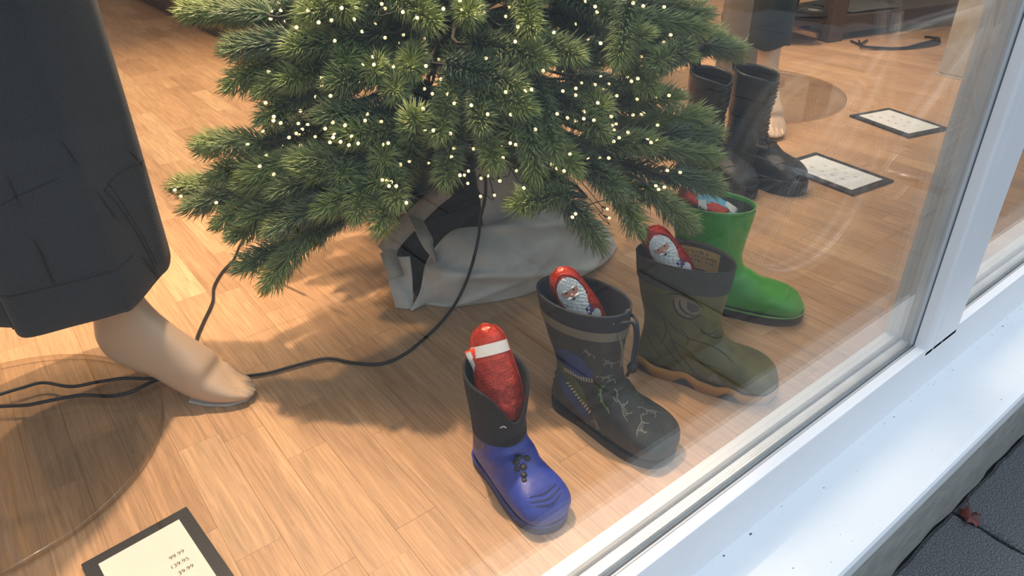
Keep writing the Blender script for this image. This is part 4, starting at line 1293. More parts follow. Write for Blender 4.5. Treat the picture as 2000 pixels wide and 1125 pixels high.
# the sack goes on round the back of the stand
bc = []
for i in range(9):
    a = math.radians(-25+i*205/8)
    rr_ = 0.20+0.02*math.sin(i*2.3)
    bc.append([(0.80+math.cos(a)*rr_*0.82, 1.20+math.sin(a)*rr_*0.8, 0.15+0.012*math.sin(i*1.9)), (0.80+math.cos(a)*rr_*1.02, 1.20+math.sin(a)*rr_*0.95, 0.07), (0.80+math.cos(a)*rr_, 1.20+math.sin(a)*rr_, 0.002)])
bag_patch('rear_panel', bc, 60, 20, 'canvas', 0.005, 8)
def strap(name, pts, width, m, parent, up=(0, -0.55, 0.83), th=0.0025):
    pts = [Vector(p) for p in catmull(pts, 24)]
    V, F = [], []
    for i, p in enumerate(pts):
        t = (pts[min(i+1, 23)]-pts[max(i-1, 0)]).normalized()
        s = t.cross(Vector(up)).normalized()*width/2
        nrm = s.cross(t).normalized()*th/2
        V += [p-s-nrm, p+s-nrm, p+s+nrm, p-s+nrm]
    for i in range(23):
        for q in range(4):
            F.append((i*4+q, i*4+(q+1) % 4, i*4+4+(q+1) % 4, i*4+4+q))
    F += [(0, 1, 2, 3), (95, 94, 93, 92)]
    return mesh(name, [v-BO for v in V], F, m, parent)
strap('handle_strap', STRAP1, 0.034, 'strap', bag)
strap('handle_strap', STRAP2, 0.024, 'strap', bag)
strap('handle_strap', STRAP3, 0.030, 'strap', bag)
# hem cord along the mouth of the front panel
cols = [catmull(c, 4)[0] for c in BAG_FRONT]
MB().tube([Vector(p)-BO+Vector((-0.001, -0.002, 0.001)) for p in catmull(cols, 60)], 0.0026, 6).build('hem', 'canvas', bag, True)

# ------------------------------------------------------------------ artificial fir
AX = Vector((0.78, 1.22, 0.0))
tree = tag(empty('christmas_tree', AX), 'artificial fir tree with green tipped branches and fairy lights', 'tree')
MB().tube([(0, 0, 0.02), (0, 0, 0.6), (0, 0, 1.75)], 0.02, 12, rs=[0.022, 0.019, 0.006]).build('trunk', 'bark', tree, True)
stand = MB().tube([(0, 0, 0.001), (0, 0, 0.02), (0, 0, 0.17), (0, 0, 0.20)], 0.1, 24, rs=[0.13, 0.125, 0.095, 0.085])
stand.build('stand', 'stand', tree, True)

def sprig_mesh(length, seed, fan=False, needles_per_m=3400, nl=0.0325):
    rr = random.Random(seed)
    V, F, C, MI_ = [], [], [], []
    def main(t):
        bx = 0.10*length*(t*t)
        return Vector((bx*0.6, bx*0.25*math.sin(seed), t*(length-nl*0.72)))
    spines = [(main, length)]
    if fan:
        for sg, t0, lf in ((1, 0.10, 0.62), (-1, 0.26, 0.60)):
            o_ = main(t0)
            dv = Vector((rr.uniform(-0.1, 0.15), sg*math.sin(0.62), math.cos(0.62))).normalized()
            spines.append(((lambda o_, dv, lf: (lambda t: o_+dv*(t*length*lf)+Vector((0.05*length*t*t, 0, 0.04*length*t*t))))(o_, dv, lf), length*lf))
    for spine, ln_ in spines:
        b0 = len(V)
        k = 7
        for i in range(k):
            t = i/(k-1)
            c = spine(t)
            r = 0.0022*(1-0.6*t)
            for j in range(5):
                a = 2*PI*j/5
                V.append((c.x+r*math.cos(a), c.y+r*math.sin(a), c.z))
                C.append((0.0, 0.0, 0, 1))
        for i in range(k-1):
            for j in range(5):
                F.append((b0+i*5+j, b0+i*5+(j+1) % 5, b0+i*5+5+(j+1) % 5, b0+i*5+5+j))
                MI_.append(1)
        axis = (spine(1)-spine(0)).normalized()
        e1 = axis.orthogonal().normalized()
        e2 = axis.cross(e1)
        cnt = int(ln_*needles_per_m)
        for q in range(cnt):
            t = (q+rr.random())/cnt
            a = q*2.39996+rr.uniform(-0.4, 0.4)
            c = spine(min(1, t))
            tilt = math.radians(rr.uniform(48, 70))
            ln = nl*rr.uniform(0.80, 1.06)*(0.78 if t < 0.06 else 1.0)
            if t > 0.90:
                tilt = math.radians(62)*math.sqrt(max(0.0, (1-t)/0.10))*rr.uniform(0.75, 1.1)
                ln *= 0.88
            rad = e1*math.cos(a)+e2*math.sin(a)
            side = axis.cross(rad)
            d1 = rad*math.sin(tilt)+axis*math.cos(tilt)
            bend = rr.uniform(0.15, 0.6)
            d2 = rad*math.sin(tilt-bend)+axis*math.cos(tilt-bend)
            p1 = c+d1*ln*0.55
            p2 = p1+d2*ln*0.45+side*rr.uniform(-0.12, 0.12)*ln
            w = 0.00092
            nn = d1.cross(side)
            base = len(V)
            for p, ww in ((c, w*0.8), (p1, w)):
                V.append(tuple(p+side*ww))
                V.append(tuple(p-side*ww*0.6+nn*ww*0.8))
                V.append(tuple(p-side*ww*0.6-nn*ww*0.8))
            V.append(tuple(p2))
            tt = min(1, max(0, t+rr.uniform(-0.12, 0.12)))
            C += [(tt, 0.0, 0, 1)]*3+[(tt, 0.45, 0, 1)]*3+[(tt, 1.0, 0, 1)]
            for s in range(3):
                F.append((base+s, base+(s+1) % 3, base+3+(s+1) % 3, base+3+s))
                F.append((base+3+s, base+3+(s+1) % 3, base+6))
                MI_ += [0, 0]
    me = bpy.data.meshes.new('sprig')
    me.from_pydata(V, [], F)
    me.materials.append(M['needle'])
    me.materials.append(M['bark'])
    me.polygons.foreach_set('material_index', MI_)
    me.polygons.foreach_set('use_smooth', [True]*len(F))
    ca = me.color_attributes.new('along', 'FLOAT_COLOR', 'POINT')
    ca.data.foreach_set('color', [x for c in C for x in c])
    return me
SPR, FAN = {}, {}
for i, L_ in enumerate((0.12, 0.15, 0.18, 0.215, 0.25)):
    SPR[L_] = [sprig_mesh(L_, 11*i+s_) for s_ in range(3)]
for i, L_ in enumerate((0.16, 0.20)):
    FAN[L_] = [sprig_mesh(L_, 91+7*i+s_, True) for s_ in range(3)]
tr = random.Random(12)
def stem(base, d):
    # bough from the trunk out to the foot of the sprig (tree space)
    b = Vector(base)
    rad = Vector((b.x, b.y, 0))
    z0 = max(0.16, b.z-0.10*rad.length-0.02)
    p0 = Vector((0, 0, z0))
    mid = p0.lerp(b, 0.55)+Vector((0, 0, 0.03))
    pts = catmull([tuple(p0), tuple(mid), tuple(b-d*0.03), tuple(b+d*0.01)], 9)
    return MB().tube(pts, 0.003, 5, rs=[0.0042-0.0022*i/8 for i in range(9)])
nsp = 0
def add_sprig(tip, base, fan=False, tone=(0.0, 0.28), fat=1.0):
    global nsp
    tip, base = Vector(tip)-AX, Vector(base)-AX
    v = tip-base
    L_ = v.length
    d = v.normalized()
    br = stem(base, d).build('branch', 'bark', tree, True)
    lib = FAN if fan else SPR
    key = min(lib, key=lambda k: abs(k-L_))
    o = link(bpy.data.objects.new('sprig', lib[key][nsp % 3]), br)
    o.location = base
    # natural bend hangs downwards
    x = Vector((0, 0, -1))
    x = x-d*x.dot(d)
    if x.length < 0.05:
        x = d.orthogonal()
    rot = axes(d, x)
    o.rotation_euler = (rot @ Matrix.Rotation(tr.uniform(-0.5, 0.5), 3, 'Z')).to_euler()
    s = L_/key
    o.scale = (fat, fat, s)
    q_ = tr.uniform(*tone)
    o.color = (q_, q_, q_, 1)                             # random tone; the low range puts inner shade into the colour
    nsp += 1
for s_ in SPRIGS:
    add_sprig(s_[:3], s_[3:], False, (0.22, 1.0), 1.14)
# sprigs further in along the same boughs, coloured darker for the shade inside
for s_ in SPRIGS:
    b_ = Vector(s_[3:])
    inw = AX+Vector((0, 0, max(0.2, b_.z-0.03)))-b_
    if inw.length > 0.22:
        inw.normalize()
        add_sprig(b_+(Vector(s_[:3])-b_)*0.2, b_+inw*0.16)
def cone_r(z):
    return max(0.05, 0.635-0.3*(z-0.2)) if z < 0.8 else max(0.05, 0.455*(1.75-z)/0.95)
# inner and rear growth
fill = []
for k in range(44):                                        # towards the window
    z = 0.22+0.52*((k*0.618) % 1.0)
    a = math.radians(-122+tr.uniform(-85, 85))
    fill.append((z, a, tr.uniform(0.45, 0.76), 0.18))
for k in range(34):                                        # rear and side tips out of the picture
    z = 0.24+0.5*tr.random()
    a = math.radians(tr.uniform(-10, 150))
    fill.append((z, a, tr.uniform(0.8, 1.0), 0.2))
for k in range(44):                                        # upper tiers above the picture
    z = 0.80+0.92*((k+0.5)/44)
    a = k*2.39996
    fill.append((z, a, tr.uniform(0.75, 1.0), 0.19))
for z, a, q, L_ in fill:
    r = cone_r(z)*q
    u = Vector((math.cos(a), math.sin(a), tr.uniform(-0.35, 0.15)))
    u.rotate(Quaternion((0, 0, 1), tr.uniform(-0.5, 0.5)))
    u.normalize()
    tip = AX+Vector((math.cos(a)*r, math.sin(a)*r, z))
    add_sprig(tip, tip-u*L_*tr.uniform(0.85, 1.1), z > 0.8 or q < 0.62)

# ------------------------------------------------------------------ fairy lights
lights = tag(empty('fairy_lights', AX), 'warm white fairy lights on dark green wire in the fir', 'fairy lights')
bulb_me = None
if BULBS:
    b = MB().sphere((0, 0, 0), 0.0024, 8, 6, (1, 1, 1.25))
    bulb_me = b.build('bulb', 'bulb', lights, True)
    me = bulb_me.data
    sock = MB().tube([(0, 0, 0.002), (0, 0, 0.012)], 0.0017, 6).build('socket', 'socket', bulb_me, True)
    pts = [Vector(p)-AX for p in BULBS]
    left = pts[1:]
    order = [pts[0]]
    while left:
        q = min(left, key=lambda p: (p-order[-1]).length)
        left.remove(q)
        order.append(q)
    wire = MB()
    seg = []
    for k, p in enumerate(order):
        inw = (Vector((0, 0, p.z+0.03))-p).normalized()
        if k == 0:
            o, s2 = bulb_me, sock
        else:
            o = link(bpy.data.objects.new('bulb', me), lights)
            s2 = link(bpy.data.objects.new('socket', sock.data), o)
        o.location = p
        o.rotation_euler = inw.to_track_quat('Z', 'Y').to_euler()
        seg.append(p+inw*0.014)
    run = []
    for k, p in enumerate(seg):
        if run and (p-run[-1]).length > 0.16:
            inn = run[-1].lerp(p, 0.5)
            inn = Vector((inn.x*0.55, inn.y*0.55, inn.z))
            run.append(inn)
        if run:
            m_ = run[-1].lerp(p, 0.5)
            run.append(m_*0.99+Vector((tr.uniform(-.004, .004), tr.uniform(-.004, .004), -0.006)))
        run.append(p)
    wire.tube(catmull([tuple(p) for p in run], len(run)*3), 0.00075, 5)
    wire.build('wire', 'wire', lights, True)

def floor_cord(name, pts, label):
    o = MB().tube(catmull(pts, len(pts)*8), 0.0028, 8).build(name, 'cord', None, True)
    tag(o, label, 'power cord')
floor_cord('power_cord', CORD_A, 'black cord hanging over the canvas bag and winding to the mannequin foot')
floor_cord('power_cord', CORD_B, 'black cord dropping from the left branches behind the mannequin foot')

# ------------------------------------------------------------------ mannequins
def leg_mesh(root, scale=1.0, top=0.62, name='leg'):
    # local: x from heel to toe, toes on the floor, heel raised as for a high shoe
    g = lambda px, pz, qx, qz, w, e: (px*scale, pz*scale, qx*scale, qz*scale, w*scale, e)
    st = [g(-0.055, top, 0.045, top, 0.048, 2), g(-0.048, 0.40, 0.043, 0.40, 0.047, 2), g(-0.032, 0.27, 0.046, 0.27, 0.036, 2), g(-0.024, 0.20, 0.047, 0.208, 0.031, 2), g(-0.024, 0.155, 0.053, 0.176, 0.030, 2.1),
          g(-0.033, 0.114, 0.066, 0.150, 0.031, 2.2), g(-0.026, 0.082, 0.082, 0.129, 0.031, 2.3), g(-0.002, 0.064, 0.100, 0.108, 0.031, 2.4), g(0.035, 0.050, 0.117, 0.088, 0.033, 2.5), g(0.066, 0.030, 0.131, 0.070, 0.036, 2.6),
          g(0.094, 0.012, 0.136, 0.054, 0.036, 2.6), g(0.122, 0.005, 0.148, 0.044, 0.0365, 2.6), g(0.146, 0.005, 0.163, 0.034, 0.035, 2.7), g(0.168, 0.006, 0.176, 0.027, 0.031, 2.7), g(0.184, 0.008, 0.188, 0.021, 0.024, 2.5), g(0.193, 0.012, 0.194, 0.016, 0.012, 2.2)]
    b = Boot(st, nv=70, nu=48)
    def toes(p, k, t):
        x = p.x/scale
        y = p.y/scale
        if x > 0.145:
            f = min(1, (x-0.145)/0.03)
            edges = (-0.019, -0.008, 0.002, 0.012)
            gr = sum(math.exp(-((y-e)/0.0022)**2) for e in edges)
            q = Vector((p.x, p.y, p.z))
            if p.z > 0.012*scale:
                q.z -= gr*0.0034*f*scale
            q.x -= gr*0.004*f*scale+max(0, y+0.004)*0.45*f*scale
            return q
        return p
    return b.part(name, 'skin', root, 0, 69, cap=True, mod=toes)

man = tag(empty('mannequin', (0.058, 1.072, 0.0), math.atan2(-0.138, 0.154)), 'mannequin with bare tiptoe foot in a charcoal midi skirt', 'mannequin')
leg_mesh(man, 1.0)
pad = MB()
pad.prism([(x*0.095+0.090, y*0.80) for x, y in [(0.0, -0.028), (0.3, -0.037), (0.7, -0.036), (0.95, -0.02), (1.0, 0.0), (0.95, 0.02), (0.7, 0.034), (0.3, 0.035), (0.0, 0.028)]], 0.001, 0.0055)
pad.build('clear_foot_pad', 'clear_pad', man)
MI = Matrix.Translation(man.location) @ man.rotation_euler.to_matrix().to_4x4()
MI = MI.inverted()
# skirt in mannequin space, laid out in floor axes first
hem = [(-0.058, 1.035), (-0.048, 0.994), (0.010, 0.984), (0.062, 0.980), (0.082, 0.984), (0.134, 1.045), (0.153, 1.070), (0.166, 1.120), (0.172, 1.175), (0.150, 1.235), (0.080, 1.270), (-0.010, 1.275), (-0.090, 1.250), (-0.125, 1.190), (-0.115, 1.110), (-0.085, 1.065)]
hem.append(hem[0])
hs_ = catmull([(x, y) for x, y in hem], 97)[:-1]
cx_, cy_ = 0.025, 1.13
V, F = [], []
nz = 40
zs = [0.197+(1.02-0.197)*(j/(nz-1))**1.1 for j in range(nz)]
for j, z in enumerate(zs):
    t = (z-0.197)/0.8
    g = 1.0+0.10*math.sin(min(1, t*1.3)*PI/2)-0.28*max(0, t-0.55)
    for i, (x, y) in enumerate(hs_):
        a = math.atan2(y-cy_, x-cx_)
        rr_ = math.hypot(x-cx_, y-cy_)
        smooth_r = 0.135
        r = rr_*(1-min(1, t*1.2)*0.45)+smooth_r*min(1, t*1.2)*0.45
        r *= g*(1+0.012*math.sin(a*5+z*9))
        V.append(MI @ Vector((cx_+r*math.cos(a), cy_+r*math.sin(a), z)))
n = len(hs_)
for j in range(nz-1):
    for i in range(n):
        F.append((j*n+i, j*n+(i+1) % n, (j+1)*n+(i+1) % n, (j+1)*n+i))
skirt = mesh('skirt', V, F, 'twill', man)
sm = skirt.modifiers.new('thickness', 'SOLIDIFY')
sm.thickness = 0.004
# welt seams stitched on the cloth: run in (angle, height) over the surface
bv = BVHTree.FromPolygons([v.co.copy() for v in skirt.data.vertices], [tuple(p.vertices) for p in skirt.data.polygons])
def on_skirt(a, z):
    o_ = Vector((cx_, cy_, z))
    d_ = Vector((math.cos(a), math.sin(a), 0))
    q, nn, i, dd = bv.ray_cast(MI @ (o_+d_*0.6), (MI.to_3x3() @ -d_))
    return q
def seam(pts, r=0.0016):
    p = [on_skirt(a, z) for a, z in catmull(pts, 26)]
    p = [q for q in p if q]
    if len(p) > 3:
        MB().tube(p, r, 6).build('welt_seam', 'seam', skirt, True)
D2 = math.radians
seam([(D2(-128), 0.20), (D2(-127), 0.30), (D2(-125), 0.40), (D2(-122), 0.62)])
seam([(D2(-128), 0.262), (D2(-100), 0.262), (D2(-75), 0.262), (D2(-58), 0.262)], 0.0012)
seam([(D2(-40), 0.215), (D2(-46), 0.27), (D2(-55), 0.33), (D2(-62), 0.365)])
seam([(D2(-37), 0.217), (D2(-43), 0.272), (D2(-52), 0.333), (D2(-58), 0.37)], 0.001)
seam([(D2(-62), 0.365), (D2(-50), 0.372), (D2(-36), 0.37), (D2(-22), 0.366)], 0.0012)
seam([(D2(-130), 0.36), (D2(-112), 0.375), (D2(-96), 0.39), (D2(-80), 0.40)], 0.0012)
# upper body, out of the picture
up = Boot([(-0.10, 1.00, 0.09, 1.00, 0.11, 2), (-0.10, 1.12, 0.08, 1.12, 0.10, 2), (-0.10, 1.28, 0.09, 1.28, 0.12, 2), (-0.08, 1.38, 0.06, 1.38, 0.13, 2), (-0.05, 1.44, 0.03, 1.44, 0.06, 2), (-0.04, 1.50, 0.03, 1.50, 0.035, 2)], nv=24, nu=24)
tor = up.part('torso', 'skin', man, 0, 23, cap=True)
# clear round base plate
def base_plate(parent, loc, r, name='base_plate'):
    n = 96
    root = MB()
    ring = [(math.cos(2*PI*i/n), math.sin(2*PI*i/n)) for i in range(n)]
    root.prism([(x*r*0.994, y*r*0.994) for x, y in ring], 0.0015, 0.0100)
    o = root.build(name, 'acrylic', parent)
    o.matrix_basis = parent.matrix_basis.inverted() @ Matrix.Translation(loc)
    V, F = [], []
    prof_ = [(0.9945, 0.0015), (1.0, 0.0022), (1.0, 0.0092), (0.9945, 0.0103), (0.989, 0.0103)]
    k = len(prof_)
    for x, y in ring:
        V += [(x*r*a, y*r*a, z) for a, z in prof_]
    for i in range(n):
        for q in range(k-1):
            F.append((i*k+q, ((i+1) % n)*k+q, ((i+1) % n)*k+q+1, i*k+q+1))
    e = mesh('polished_edge', V, F, 'acrylic_edge', o)
    for a in (-0.62, 1.5, 3.6):
        MB().tube([(r*0.93*math.cos(a)+0.009*math.cos(t), r*0.93*math.sin(a)+0.009*math.sin(t), 0.0108) for t in [2*PI*i/20 for i in range(20)]], 0.0006, 5, closed=True).build('screw_ring', 'acrylic_edge', o, True)
    return o
base_plate(man, (-0.164, 1.055, 0), 0.245)
rod = MB().tube([MI @ Vector((-0.185, 1.03, 0.010)), MI @ Vector((-0.17, 1.06, 0.4)), MI @ Vector((-0.08, 1.12, 0.60))], 0.008, 10)
rod.build('support_rod', 'steel', man, True)

far = tag(empty('mannequin', (1.900, 1.240, 0.0), math.atan2(-0.155, -0.116)), 'mannequin with taupe coat and dark trouser leg behind the black boots', 'mannequin')
leg_mesh(far, 1.0, 0.5)
FI = (Matrix.Translation(far.location) @ far.rotation_euler.to_matrix().to_4x4()).inverted()
def cloth_tube(name, m, ctr, rx, ry, z0, z1, parent, inv, fold=0.04, flare=0.15):
    n, k = 40, 24
    V, F = [], []
    for j in range(k):
        t = j/(k-1)
        z = z0+(z1-z0)*t
        for i in range(n):
            a = 2*PI*i/n
            q = (1+flare*(1-t))*(1+fold*math.sin(a*4+t*3)+fold*0.5*math.sin(a*9-t*5))
            V.append(inv @ Vector((ctr[0]+rx*q*math.cos(a), ctr[1]+ry*q*math.sin(a), z+0.006*math.sin(a*3)*(1-t))))
    F = [(j*n+i, j*n+(i+1) % n, (j+1)*n+(i+1) % n, (j+1)*n+i) for j in range(k-1) for i in range(n)]
    o = mesh(name, V, F, m, parent)
    s = o.modifiers.new('thickness', 'SOLIDIFY')
    s.thickness = 0.003
    return o
cloth_tube('trouser_leg', 'dark_teal', (1.906, 1.246), 0.056, 0.052, 0.225, 0.95, far, FI, 0.02, 0.1)
cloth_tube('coat', 'taupe', (2.115, 1.475), 0.088, 0.075, 0.02, 1.05, far, FI, 0.03, 0.05)
base_plate(far, (2.10, 1.444, 0), 0.33)

# ------------------------------------------------------------------ price boards
def text_mesh(body, size, name, m, parent, loc, rz=0.0):
    c = bpy.data.curves.new(name, 'FONT')
    c.body = body
    c.size = size
    c.align_x = 'RIGHT'
    t = bpy.data.objects.new(name, c)
    COL.objects.link(t)
    dg = bpy.context.evaluated_depsgraph_get()
    me = bpy.data.meshes.new_from_object(t.evaluated_get(dg))
    bpy.data.objects.remove(t)
    me.materials.clear()
    me.materials.append(M[m])
    o = link(bpy.data.objects.new(name, me), parent)
    o.location = loc
    o.rotation_euler = (0, 0, rz)
    return o
def price_board(corner, xdir, w, h, label, card, rows, border=0.016):
    # corner: top left of the board, xdir along its top edge, board runs towards its own -y
    rz = math.atan2(xdir[1], xdir[0])
    root = tag(empty('price_board', (corner[0], corner[1], 0), rz), label, 'price sign', 'price boards on the floor')
    bevel(MB().box((0, -h, 0.0006), (w, 0, 0.0062)).build('backing_board', 'black_board', root), 0.0008)
    MB().box((border, -h+border, 0.0062), (w-border, -border, 0.0068)).build('card', card, root)
    for body, x, y, s, m in rows:
        text_mesh(body, s, 'price_text', m, root, (x, y, 0.0070))
    return root
price_board((-0.0835, 0.7665), (0.1265, 0.011), 0.1275, 0.185, 'black framed cream price card lying nearest the window edge', 'card',
            [('99.99', 0.0985, -0.071, 0.0082, 'ink'), ('139.95', 0.0985, -0.0855, 0.0082, 'ink'), ('39.99', 0.0985, -0.100, 0.0082, 'ink')], 0.0155)
rows3 = [('. . - .', 0.105, -0.058, 0.012, 'ink2'), ('- . . -', 0.150, -0.050, 0.012, 'ink2')]
def far_rows(w, h, seed):
    r_ = random.Random(seed)
    out = []
    for i in range(5):
        out.append(('99', w*0.28+0.025*i, -h*0.40, 0.011, 'ink2'))
        if i < 4:
            out.append(('9', w*0.24+0.025*i, -h*0.66, 0.011, 'ink2'))
    return out
def board4(a, b, c, label, rows):
    # a-b the long far edge, c beside b
    w = math.dist(a, b)
    h = math.dist(b, c)
    return price_board(a, (b[0]-a[0], b[1]-a[1]), w, h, label, 'cardw', rows(w, h), 0.019)
def mini(seed):
    def f(w, h):
        r_ = random.Random(seed)
        out = []
        for line, y in enumerate((-0.42, -0.66)):
            for i in range(4):
                out.append((r_.choice(('19', '99', '49', '95')), w*(0.36+0.13*i)-0.01*line, h*y, 0.0105, 'ink2'))
        out.append(('99', w*0.22, -h*0.75, 0.0105, 'ink2'))
        return out
    return f
board4((2.290, 1.030), (2.232, 0.815), (2.075, 0.775), 'black framed white price card furthest back by the pillar', mini(1))
board4((1.775, 0.962), (1.745, 0.727), (1.590, 0.713), 'black framed white price card beside the toe of the black boot', mini(2))

# ------------------------------------------------------------------ things further back
bench = tag(empty('display_bench', (3.0, 1.66, 0)), 'dark wooden display bench at the back right', 'bench')
bench.rotation_euler = (0, 0, math.atan2(-0.19, 0.63))
bevel(MB().box((0.05, 0.0, 0.03), (0.85, 0.34, 0.10)).build('front_board', 'dark_wood', bench), 0.003)
for x in (0.08, 0.78):
    for y in (0.03, 0.27):
        MB().box((x, y, 0.0005), (x+0.04, y+0.04, 0.03)).build('foot', 'dark_wood', bench)
bevel(MB().box((-0.03, -0.01, 0.0005), (0.05, 0.05, 0.60)).build('post', 'dark_wood', bench), 0.003)
bevel(MB().box((-0.36, 0.02, 0.075), (-0.03, 0.30, 0.105)).build('shelf', 'dark_wood', bench), 0.003)
MB().box((-0.36, 0.24, 0.0005), (-0.32, 0.28, 0.075)).build('foot', 'dark_wood', bench)
bevel(MB().box((-0.36, 0.02, 0.58), (0.85, 0.34, 0.61)).build('top_board', 'dark_wood', bench), 0.003)
sr = tag(empty('black_shoe', (2.78, 1.80, 0.1055), math.radians(-50)), 'black shoe with pale trim on the bench shelf', 'shoe')
stb = stations(0.20, 0.09, 0.034, 0.02, 0.42, 0.010, hip=0.62, e=2.4)
sb = Boot(stb)
sb.part('upper', 'leather', sr, 0, 43, lip=0.003, cap=True, floor=0.006)
sole('shoe_sole', 'lug_black', sr, 0.20, 0.034, 0.0, 0.009, 0.002)
MB().tube(sb.ring(0, 0.001), 0.003, 6, closed=True).build('pale_trim', 'white_wrap', sr, True)
cl = MB()
V, F = patch([[(3.12, 1.66, 0.103), (3.13, 1.78, 0.112), (3.16, 1.92, 0.106)], [(3.24, 1.61, 0.108), (3.26, 1.75, 0.135), (3.28, 1.88, 0.112)], [(3.37, 1.58, 0.103), (3.38, 1.70, 0.115), (3.40, 1.84, 0.106)]], 20, 20)
o = mesh('folded_cloth', [(x, y, z+0.003) for x, y, z in V], F, 'grey_cloth')
s = o.modifiers.new('thickness', 'SOLIDIFY')
s.thickness = 0.004
tag(o, 'grey folded cloth lying on the dark bench', 'cloth')
for k in range(3):
    pts = [(3.05+0.03*k, 1.60-0.02*k, 0.006), (3.00-0.02*k, 1.50, 0.006+0.005*k), (3.03+0.02*k, 1.42-0.01*k, 0.006), (3.12+0.03*k, 1.36, 0.006+0.005*k), (3.25+0.05*k, 1.33+0.02*k, 0.006), (3.34, 1.37+0.03*k, 0.006)]
    o = MB().tube(catmull(pts, 40), 0.0042, 7).build('cable', 'cord', None, True)
    tag(o, ['black cable looped on the floor before the bench, innermost', 'black cable looped on the floor before the bench, middle', 'black cable looped on the floor before the bench, outermost'][k], 'cable', 'cables on the floor by the bench')

# ------------------------------------------------------------------ leaf on the pavement
lf = empty('fallen_leaf', (1.133, 0.196, ZP+0.003), 0.6)
tag(lf, 'dark red fallen leaf on the pavement joint', 'leaf')
out = []
for i in range(40):
    a = 2*PI*i/40
    r = 0.020*(0.62+0.38*abs(math.cos(2.5*a)))*(1+0.10*math.sin(13*a))
    out.append((r*math.cos(a)*1.15, r*math.sin(a)*0.85, 0.0025*math.sin(3*a)+0.003))
V = [(0, 0, 0.0012)]+out
F = [(0, 1+i, 1+(i+1) % 40) for i in range(40)]
o = mesh('blade', V, F, 'leaf_red', lf)
s = o.modifiers.new('t', 'SOLIDIFY')
s.thickness = 0.0006
MB().tube([(0.012, 0, 0.002), (0.030, -0.003, 0.003), (0.044, -0.002, 0.002)], 0.0007, 5).build('stalk', 'leaf_red', lf, True)

# ------------------------------------------------------------------ bicycle parked outside, seen mirrored in the pane
bk = tag(empty('bicycle', (1.62, -0.15, ZP)), 'silver bicycle parked on the pavement, mirrored in the window', 'bicycle')
bk.rotation_euler = (math.radians(4), 0, math.radians(6))
def wheel(x):
    R_ = 0.29
    c = Vector((x, 0, R_))
    n = 72
    w = empty('wheel', c, 0, bk)
    circ = lambda r, y=0: [(r*math.cos(2*PI*i/n), y, r*math.sin(2*PI*i/n)) for i in range(n)]
    MB().tube(circ(R_-0.014), 0.014, 10, closed=True).build('tyre', 'tyre', w, True)
    MB().tube(circ(R_-0.032), 0.008, 8, closed=True).build('rim', 'rim_alu', w, True)
    MB().tube([(0, -0.04, 0), (0, 0.04, 0)], 0.014, 12).build('hub', 'rim_alu', w, True)
    sp = MB()
    for i in range(28):
        a = 2*PI*i/28
        a2 = a+(0.45 if i % 2 else -0.45)
        sp.tube([(0.014*math.cos(a2), 0.03*(1 if i % 4 < 2 else -1), 0.014*math.sin(a2)), ((R_-0.036)*math.cos(a), 0, (R_-0.036)*math.sin(a))], 0.0011, 4)
    sp.build('spokes', 'rim_alu', w)
    rt = MB()
    V, F = [], []
    k = 48
    for i in range(k):
        a = 2*PI*i/k
        r = 0.052+(0.003 if i % 4 < 2 else 0)
        V += [(0.038*math.cos(a), 0.045, 0.038*math.sin(a)), (r*math.cos(a), 0.045, r*math.sin(a)), (r*math.cos(a), 0.047, r*math.sin(a)), (0.038*math.cos(a), 0.047, 0.038*math.sin(a))]
    for i in range(k):
        j = (i+1) % k
        for q in range(4):
            F.append((i*4+q, i*4+(q+1) % 4, j*4+(q+1) % 4, j*4+q))
    rt.add(V, F).build('brake_disc', 'rim_alu', w)
wheel(0.0)
wheel(0.82)
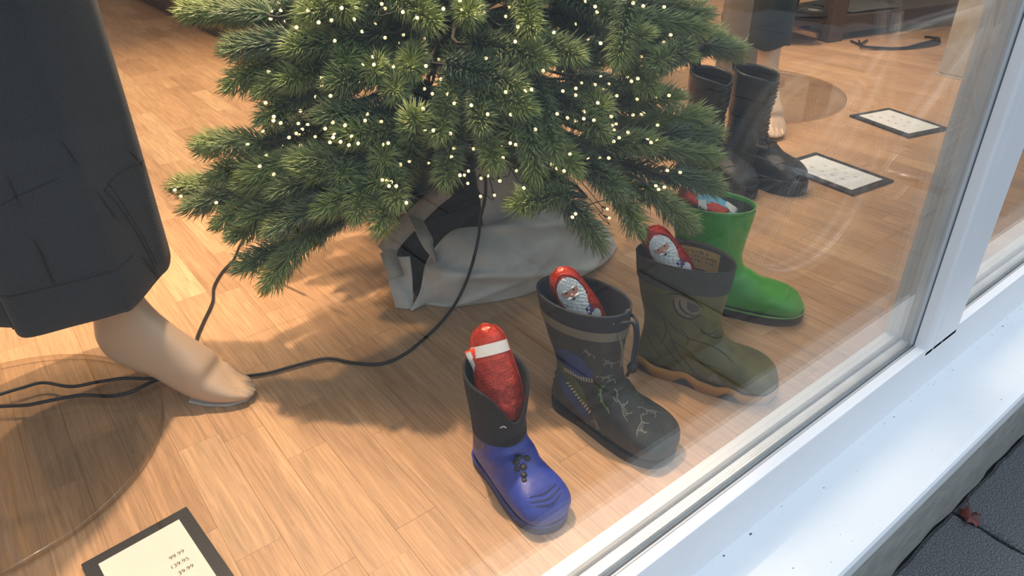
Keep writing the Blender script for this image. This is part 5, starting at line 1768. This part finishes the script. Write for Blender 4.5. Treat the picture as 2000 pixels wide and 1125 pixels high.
fr_pts = {'seat_tube': [(0.30, 0, 0.24), (0.24, 0, 0.66)], 'top_tube': [(0.25, 0, 0.60), (0.66, 0, 0.62)], 'down_tube': [(0.30, 0, 0.24), (0.67, 0, 0.56)], 'head_tube': [(0.65, 0, 0.68), (0.69, 0, 0.50)], 'chain_stay': [(0.0, 0.045, 0.275), (0.30, 0.02, 0.24)], 'seat_stay': [(0.0, 0.045, 0.275), (0.25, 0.01, 0.58)], 'fork': [(0.69, 0.03, 0.50), (0.82, 0.05, 0.275)], 'handlebar': [(0.64, -0.26, 0.74), (0.65, 0, 0.72), (0.64, 0.26, 0.74)], 'seat_post': [(0.24, 0, 0.66), (0.22, 0, 0.74)]}
for nm, p in fr_pts.items():
    MB().tube(p, 0.014 if 'tube' in nm else 0.009, 10).build(nm, 'bike_paint', bk, True)
for nm, p in (('chain_stay', [(0.0, -0.045, 0.275), (0.30, -0.02, 0.24)]), ('seat_stay', [(0.0, -0.045, 0.275), (0.25, -0.01, 0.58)]), ('fork', [(0.69, -0.03, 0.50), (0.82, -0.05, 0.275)])):
    MB().tube(p, 0.009, 10).build(nm, 'bike_paint', bk, True)
MB().sphere((0.20, 0, 0.76), 0.06, 16, 8, (1.9, 0.9, 0.4)).build('saddle', 'black_rubber', bk, True)
MB().tube([(0.30+0.07*math.cos(2*PI*i/40), 0.05, 0.24+0.07*math.sin(2*PI*i/40)) for i in range(40)], 0.004, 6, closed=True).build('chainring', 'steel', bk, True)
MB().tube([(0.30, 0.055, 0.24), (0.41, 0.06, 0.20)], 0.008, 8).build('crank', 'steel', bk, True)
MB().box((0.37, 0.06, 0.19), (0.45, 0.14, 0.21)).build('pedal', 'black_rubber', bk)
MB().tube([(0.12, -0.06, 0.26), (0.10, -0.20, 0.004)], 0.007, 8).build('kickstand', 'steel', bk, True)

# ------------------------------------------------------------------ counter far behind the fir
ctr = tag(empty('shop_counter', (1.00, 3.1, 0)), 'dark brown wooden counter far behind the fir at upper left', 'counter')
bevel(MB().box((0.02, 0.0, 0.06), (0.9, 2.3, 0.80)).build('body', 'counter', ctr), 0.004)
MB().box((0.05, 0.03, 0.0005), (0.87, 2.27, 0.06)).build('kick_base', 'dark_wood', ctr)
bevel(MB().box((0.0, -0.02, 0.80), (0.92, 2.32, 0.84)).build('worktop', 'counter', ctr), 0.004)
